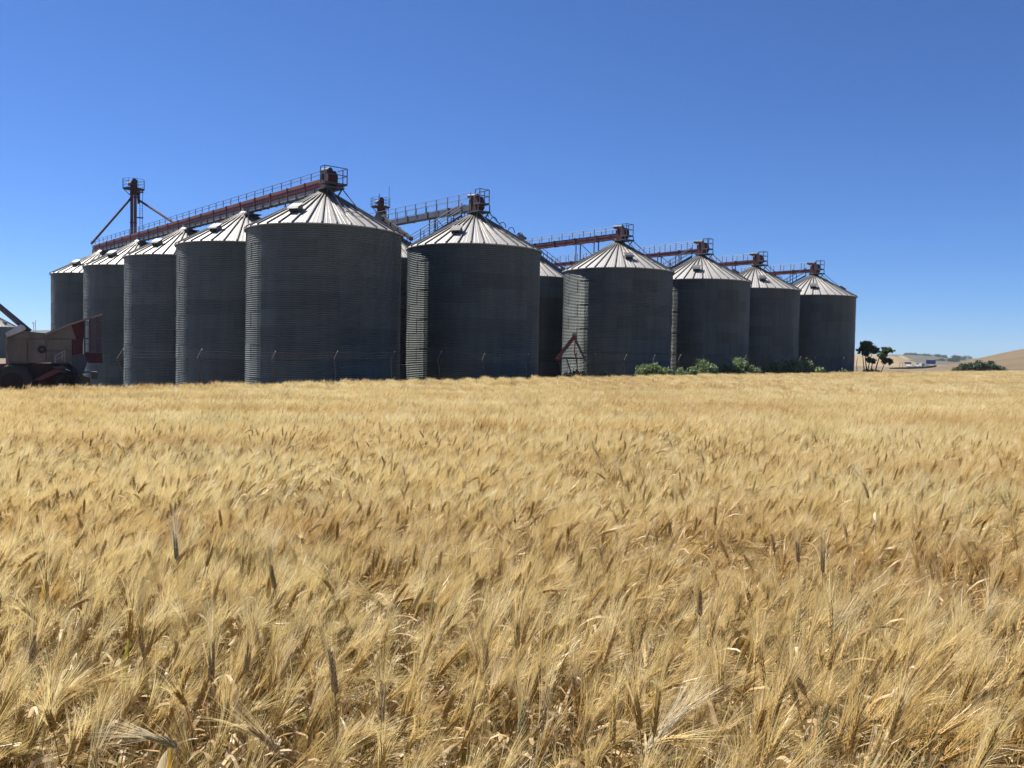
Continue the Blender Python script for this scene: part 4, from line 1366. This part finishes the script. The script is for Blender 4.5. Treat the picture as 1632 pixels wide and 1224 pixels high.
def spot(px, py, h):
    q = ray(px, py); z0 = EYE
    t = (h - EYE) / q.z
    p = Vector((q.x * t, q.y * t))
    t = (h + gz(p.x, p.y) - EYE) / q.z
    return Vector((q.x * t, q.y * t, gz(q.x * t, q.y * t)))
def hero_ear(px, py, h, az, nod, mats, label, sc_=1.1, na=34, aw=0.0011, name='wheat_stalk'):
    r2 = random.Random(int(px * 7 + py))
    mbs = {k: MB() for k in ('stem', 'ear', 'awn', 'leaf')}
    stalk(mbs, (0, 0, 0), h, 0.0, nod, r2, 0, aw, na, True, sc_)
    ms = list(WM); ms[1] = mats[0]; ms[2] = mats[1]
    p = spot(px, py, h)
    root = link(name, mbs['stem'].mesh('stem', ms), None, p, (0, 0, az))
    tag(root, label, 'wheat stalk', 'nearest wheat stalks')
    link('ear', mbs['ear'].mesh('ear', ms), root)
    o = link('awns', mbs['awn'].mesh('awns', ms), root)
    if mbs['leaf'].v: link('leaf', mbs['leaf'].mesh('leaf', ms), root)
hero_ear(1000, 1175, 0.86, 0.35, 0.95, (W_PALE, W_PALE), 'bleached almost white bearded ear fanning to the right at the bottom centre', 1.35, 60)
hero_ear(960, 1205, 0.85, 0.5, 0.8, (W_PALE, W_PALE), 'second bleached pale ear just left of the whitest one', 1.25, 50)
hero_ear(670, 1035, 0.86, 1.0, 0.5, (W_PALE, W_AWN), 'pale grey ear with upright awns left of the centre gap', 1.15)
hero_ear(560, 1120, 0.90, 2.2, 0.25, (W_BROWN, W_AWN), 'stout brown ear standing upright at the lower left of centre', 1.15)
hero_ear(600, 1170, 0.89, 1.6, 0.2, (W_BROWN, W_AWN), 'brown ear beside the stout upright one at the bottom', 1.1)
hero_ear(520, 1175, 0.84, 3.4, 0.9, (W_BROWN, W_AWN), 'dark brown ear tipped over to the left at the bottom', 1.15)
hero_ear(335, 1090, 0.90, 1.8, 0.15, (W_BROWN, W_AWN), 'grey brown ear rising above its neighbours at lower left', 1.1)
hero_ear(375, 1080, 0.90, 1.2, 0.25, (W_BROWN, W_AWN), 'brown ear leaning right next to the grey brown one', 1.1)
hero_ear(418, 1090, 0.89, 0.8, 0.35, (W_EAR, W_AWN), 'light brown ear leaning right, third of the lower left trio', 1.1)
hero_ear(42, 1070, 0.92, 1.9, 0.15, (W_BROWN, W_AWN), 'tall brown ear at the left frame edge', 1.1)
hero_ear(365, 1150, 0.86, 3.6, 1.3, (W_DGREEN, W_PALE), 'dark nodding ear with pale awns at the bottom left', 1.1)
hero_ear(805, 1190, 0.86, 1.2, 0.3, (W_DGREEN, W_AWN), 'green tinged ear standing in the dark gap at bottom centre', 1.1)
hero_ear(842, 1175, 0.88, 1.0, 0.35, (W_BROWN, W_AWN), 'brown ear right of the green tinged one', 1.15)
hero_ear(1275, 1000, 0.88, 0.2, 0.9, (W_DGREEN, W_PALE), 'greenish ear bent right with pale scales', 1.1)
hero_ear(1455, 1130, 0.86, 3.0, 1.2, (W_DGREEN, W_AWN), 'grey green ear bent to the left at lower right', 1.15)
hero_ear(1280, 1200, 0.86, 0.8, 0.5, (W_DGREEN, W_AWN), 'dark grey green ear at the bottom right of centre', 1.1)
hero_ear(1120, 985, 0.93, 1.6, 0.1, (W_BROWN, W_AWN), 'straight brown ear poking above the awns right of centre', 1.05)
hero_ear(1318, 915, 0.95, 1.6, 0.08, (W_BROWN, W_AWN), 'slim brown ear standing straight in the right half', 1.05)
hero_ear(1288, 900, 0.95, 1.8, 0.12, (W_BROWN, W_AWN), 'brown ear just left of the slim straight one', 1.05)
hero_ear(290, 895, 0.93, 2.2, 0.25, (W_DGREEN, W_PALE), 'grey ear with white awns standing at left', 1.2, 44)
hero_ear(1600, 1010, 0.90, 0.6, 0.5, (W_EAR, W_AWN), 'thick pale ear leaning right at the right frame edge', 1.3)
def blade(px, py, h, L, w, az, bend, mat, label):
    p = spot(px, py, h)
    mb = MB(); vs = []; fs = []
    o = Vector((math.cos(az), math.sin(az), 0)); sd = Vector((1, 0.15, 0)).normalized()
    q = Vector((0, 0, h - L * 0.9)); n = 9
    for k in range(n + 1):
        t = k / n; a = bend * t ** 1.6
        ww = w * (math.sin(math.pi * min(0.98, 0.25 + 0.75 * t)) ** 0.7) * 0.5 + 0.0006
        d_ = Vector((0, 0, math.cos(a))) + o * math.sin(a)
        cr = o * 0.0 + Vector((0, 1, 0)) * w * 0.18
        vs += [q - sd * ww, q + cr, q + sd * ww]
        if k:
            b = 3 * k
            fs += [(b - 3, b - 2, b + 1, b), (b - 2, b - 1, b + 2, b + 1)]
        q = q + d_ * (L / n)
    mb.add(vs, fs)
    st = MB(); st.path([(0, 0, 0), (0.004, 0, h * 0.4), (0, 0, h - L * 0.88)], 0.002, 4)
    root = link('wheat_shoot', st.mesh('stem', W_STEM), None, p); tag(root, label, 'wheat shoot', 'coloured leaves among the wheat')
    link('leaf_blade', mb.mesh('leaf_blade', mat, True), root)
blade(64, 925, 0.86, 0.24, 0.011, 1.2, 0.3, W_YEL, 'bright yellow upright leaf blade at the left edge')
blade(50, 975, 0.80, 0.18, 0.012, 2.5, 0.7, W_YEL, 'short yellow leaf with curled tip below the bright yellow blade')
blade(196, 1010, 0.84, 0.26, 0.012, 0.4, 0.35, W_YGR, 'yellow green leaf blade slanting in the left foreground')
blade(222, 975, 0.84, 0.10, 0.014, 0.2, 0.8, W_YEL, 'small orange yellow leaf tip above the yellow green blade')
blade(268, 1195, 0.80, 0.15, 0.014, 1.5, 0.4, W_YEL, 'orange yellow leaf at the bottom left')
blade(1440, 1090, 0.84, 0.22, 0.017, 0.3, 2.3, W_PALE, 'pale dry leaf arched over at lower right')
blade(1490, 1095, 0.84, 0.24, 0.017, 0.1, 2.6, W_LEAF, 'brown dry leaf with a hooked pale tip at lower right')
blade(1395, 1150, 0.80, 0.18, 0.018, 1.2, 1.4, W_PALE, 'broad folded pale leaf near the bottom right')
blade(255, 1160, 0.84, 0.16, 0.020, 0.3, 2.0, W_PALE, 'whitish folded leaf in the lower left')
blade(700, 1090, 0.72, 0.16, 0.020, 2.6, 1.9, W_PALE, 'pale curled leaf inside the dark gap at bottom centre')
blade(760, 1060, 0.74, 0.14, 0.018, 0.8, 2.1, W_PALE, 'small pale curled leaf at the top of the dark gap')
blade(860, 1110, 0.78, 0.2, 0.016, 0.2, 2.2, W_PALE, 'arched pale leaf right of the dark gap')
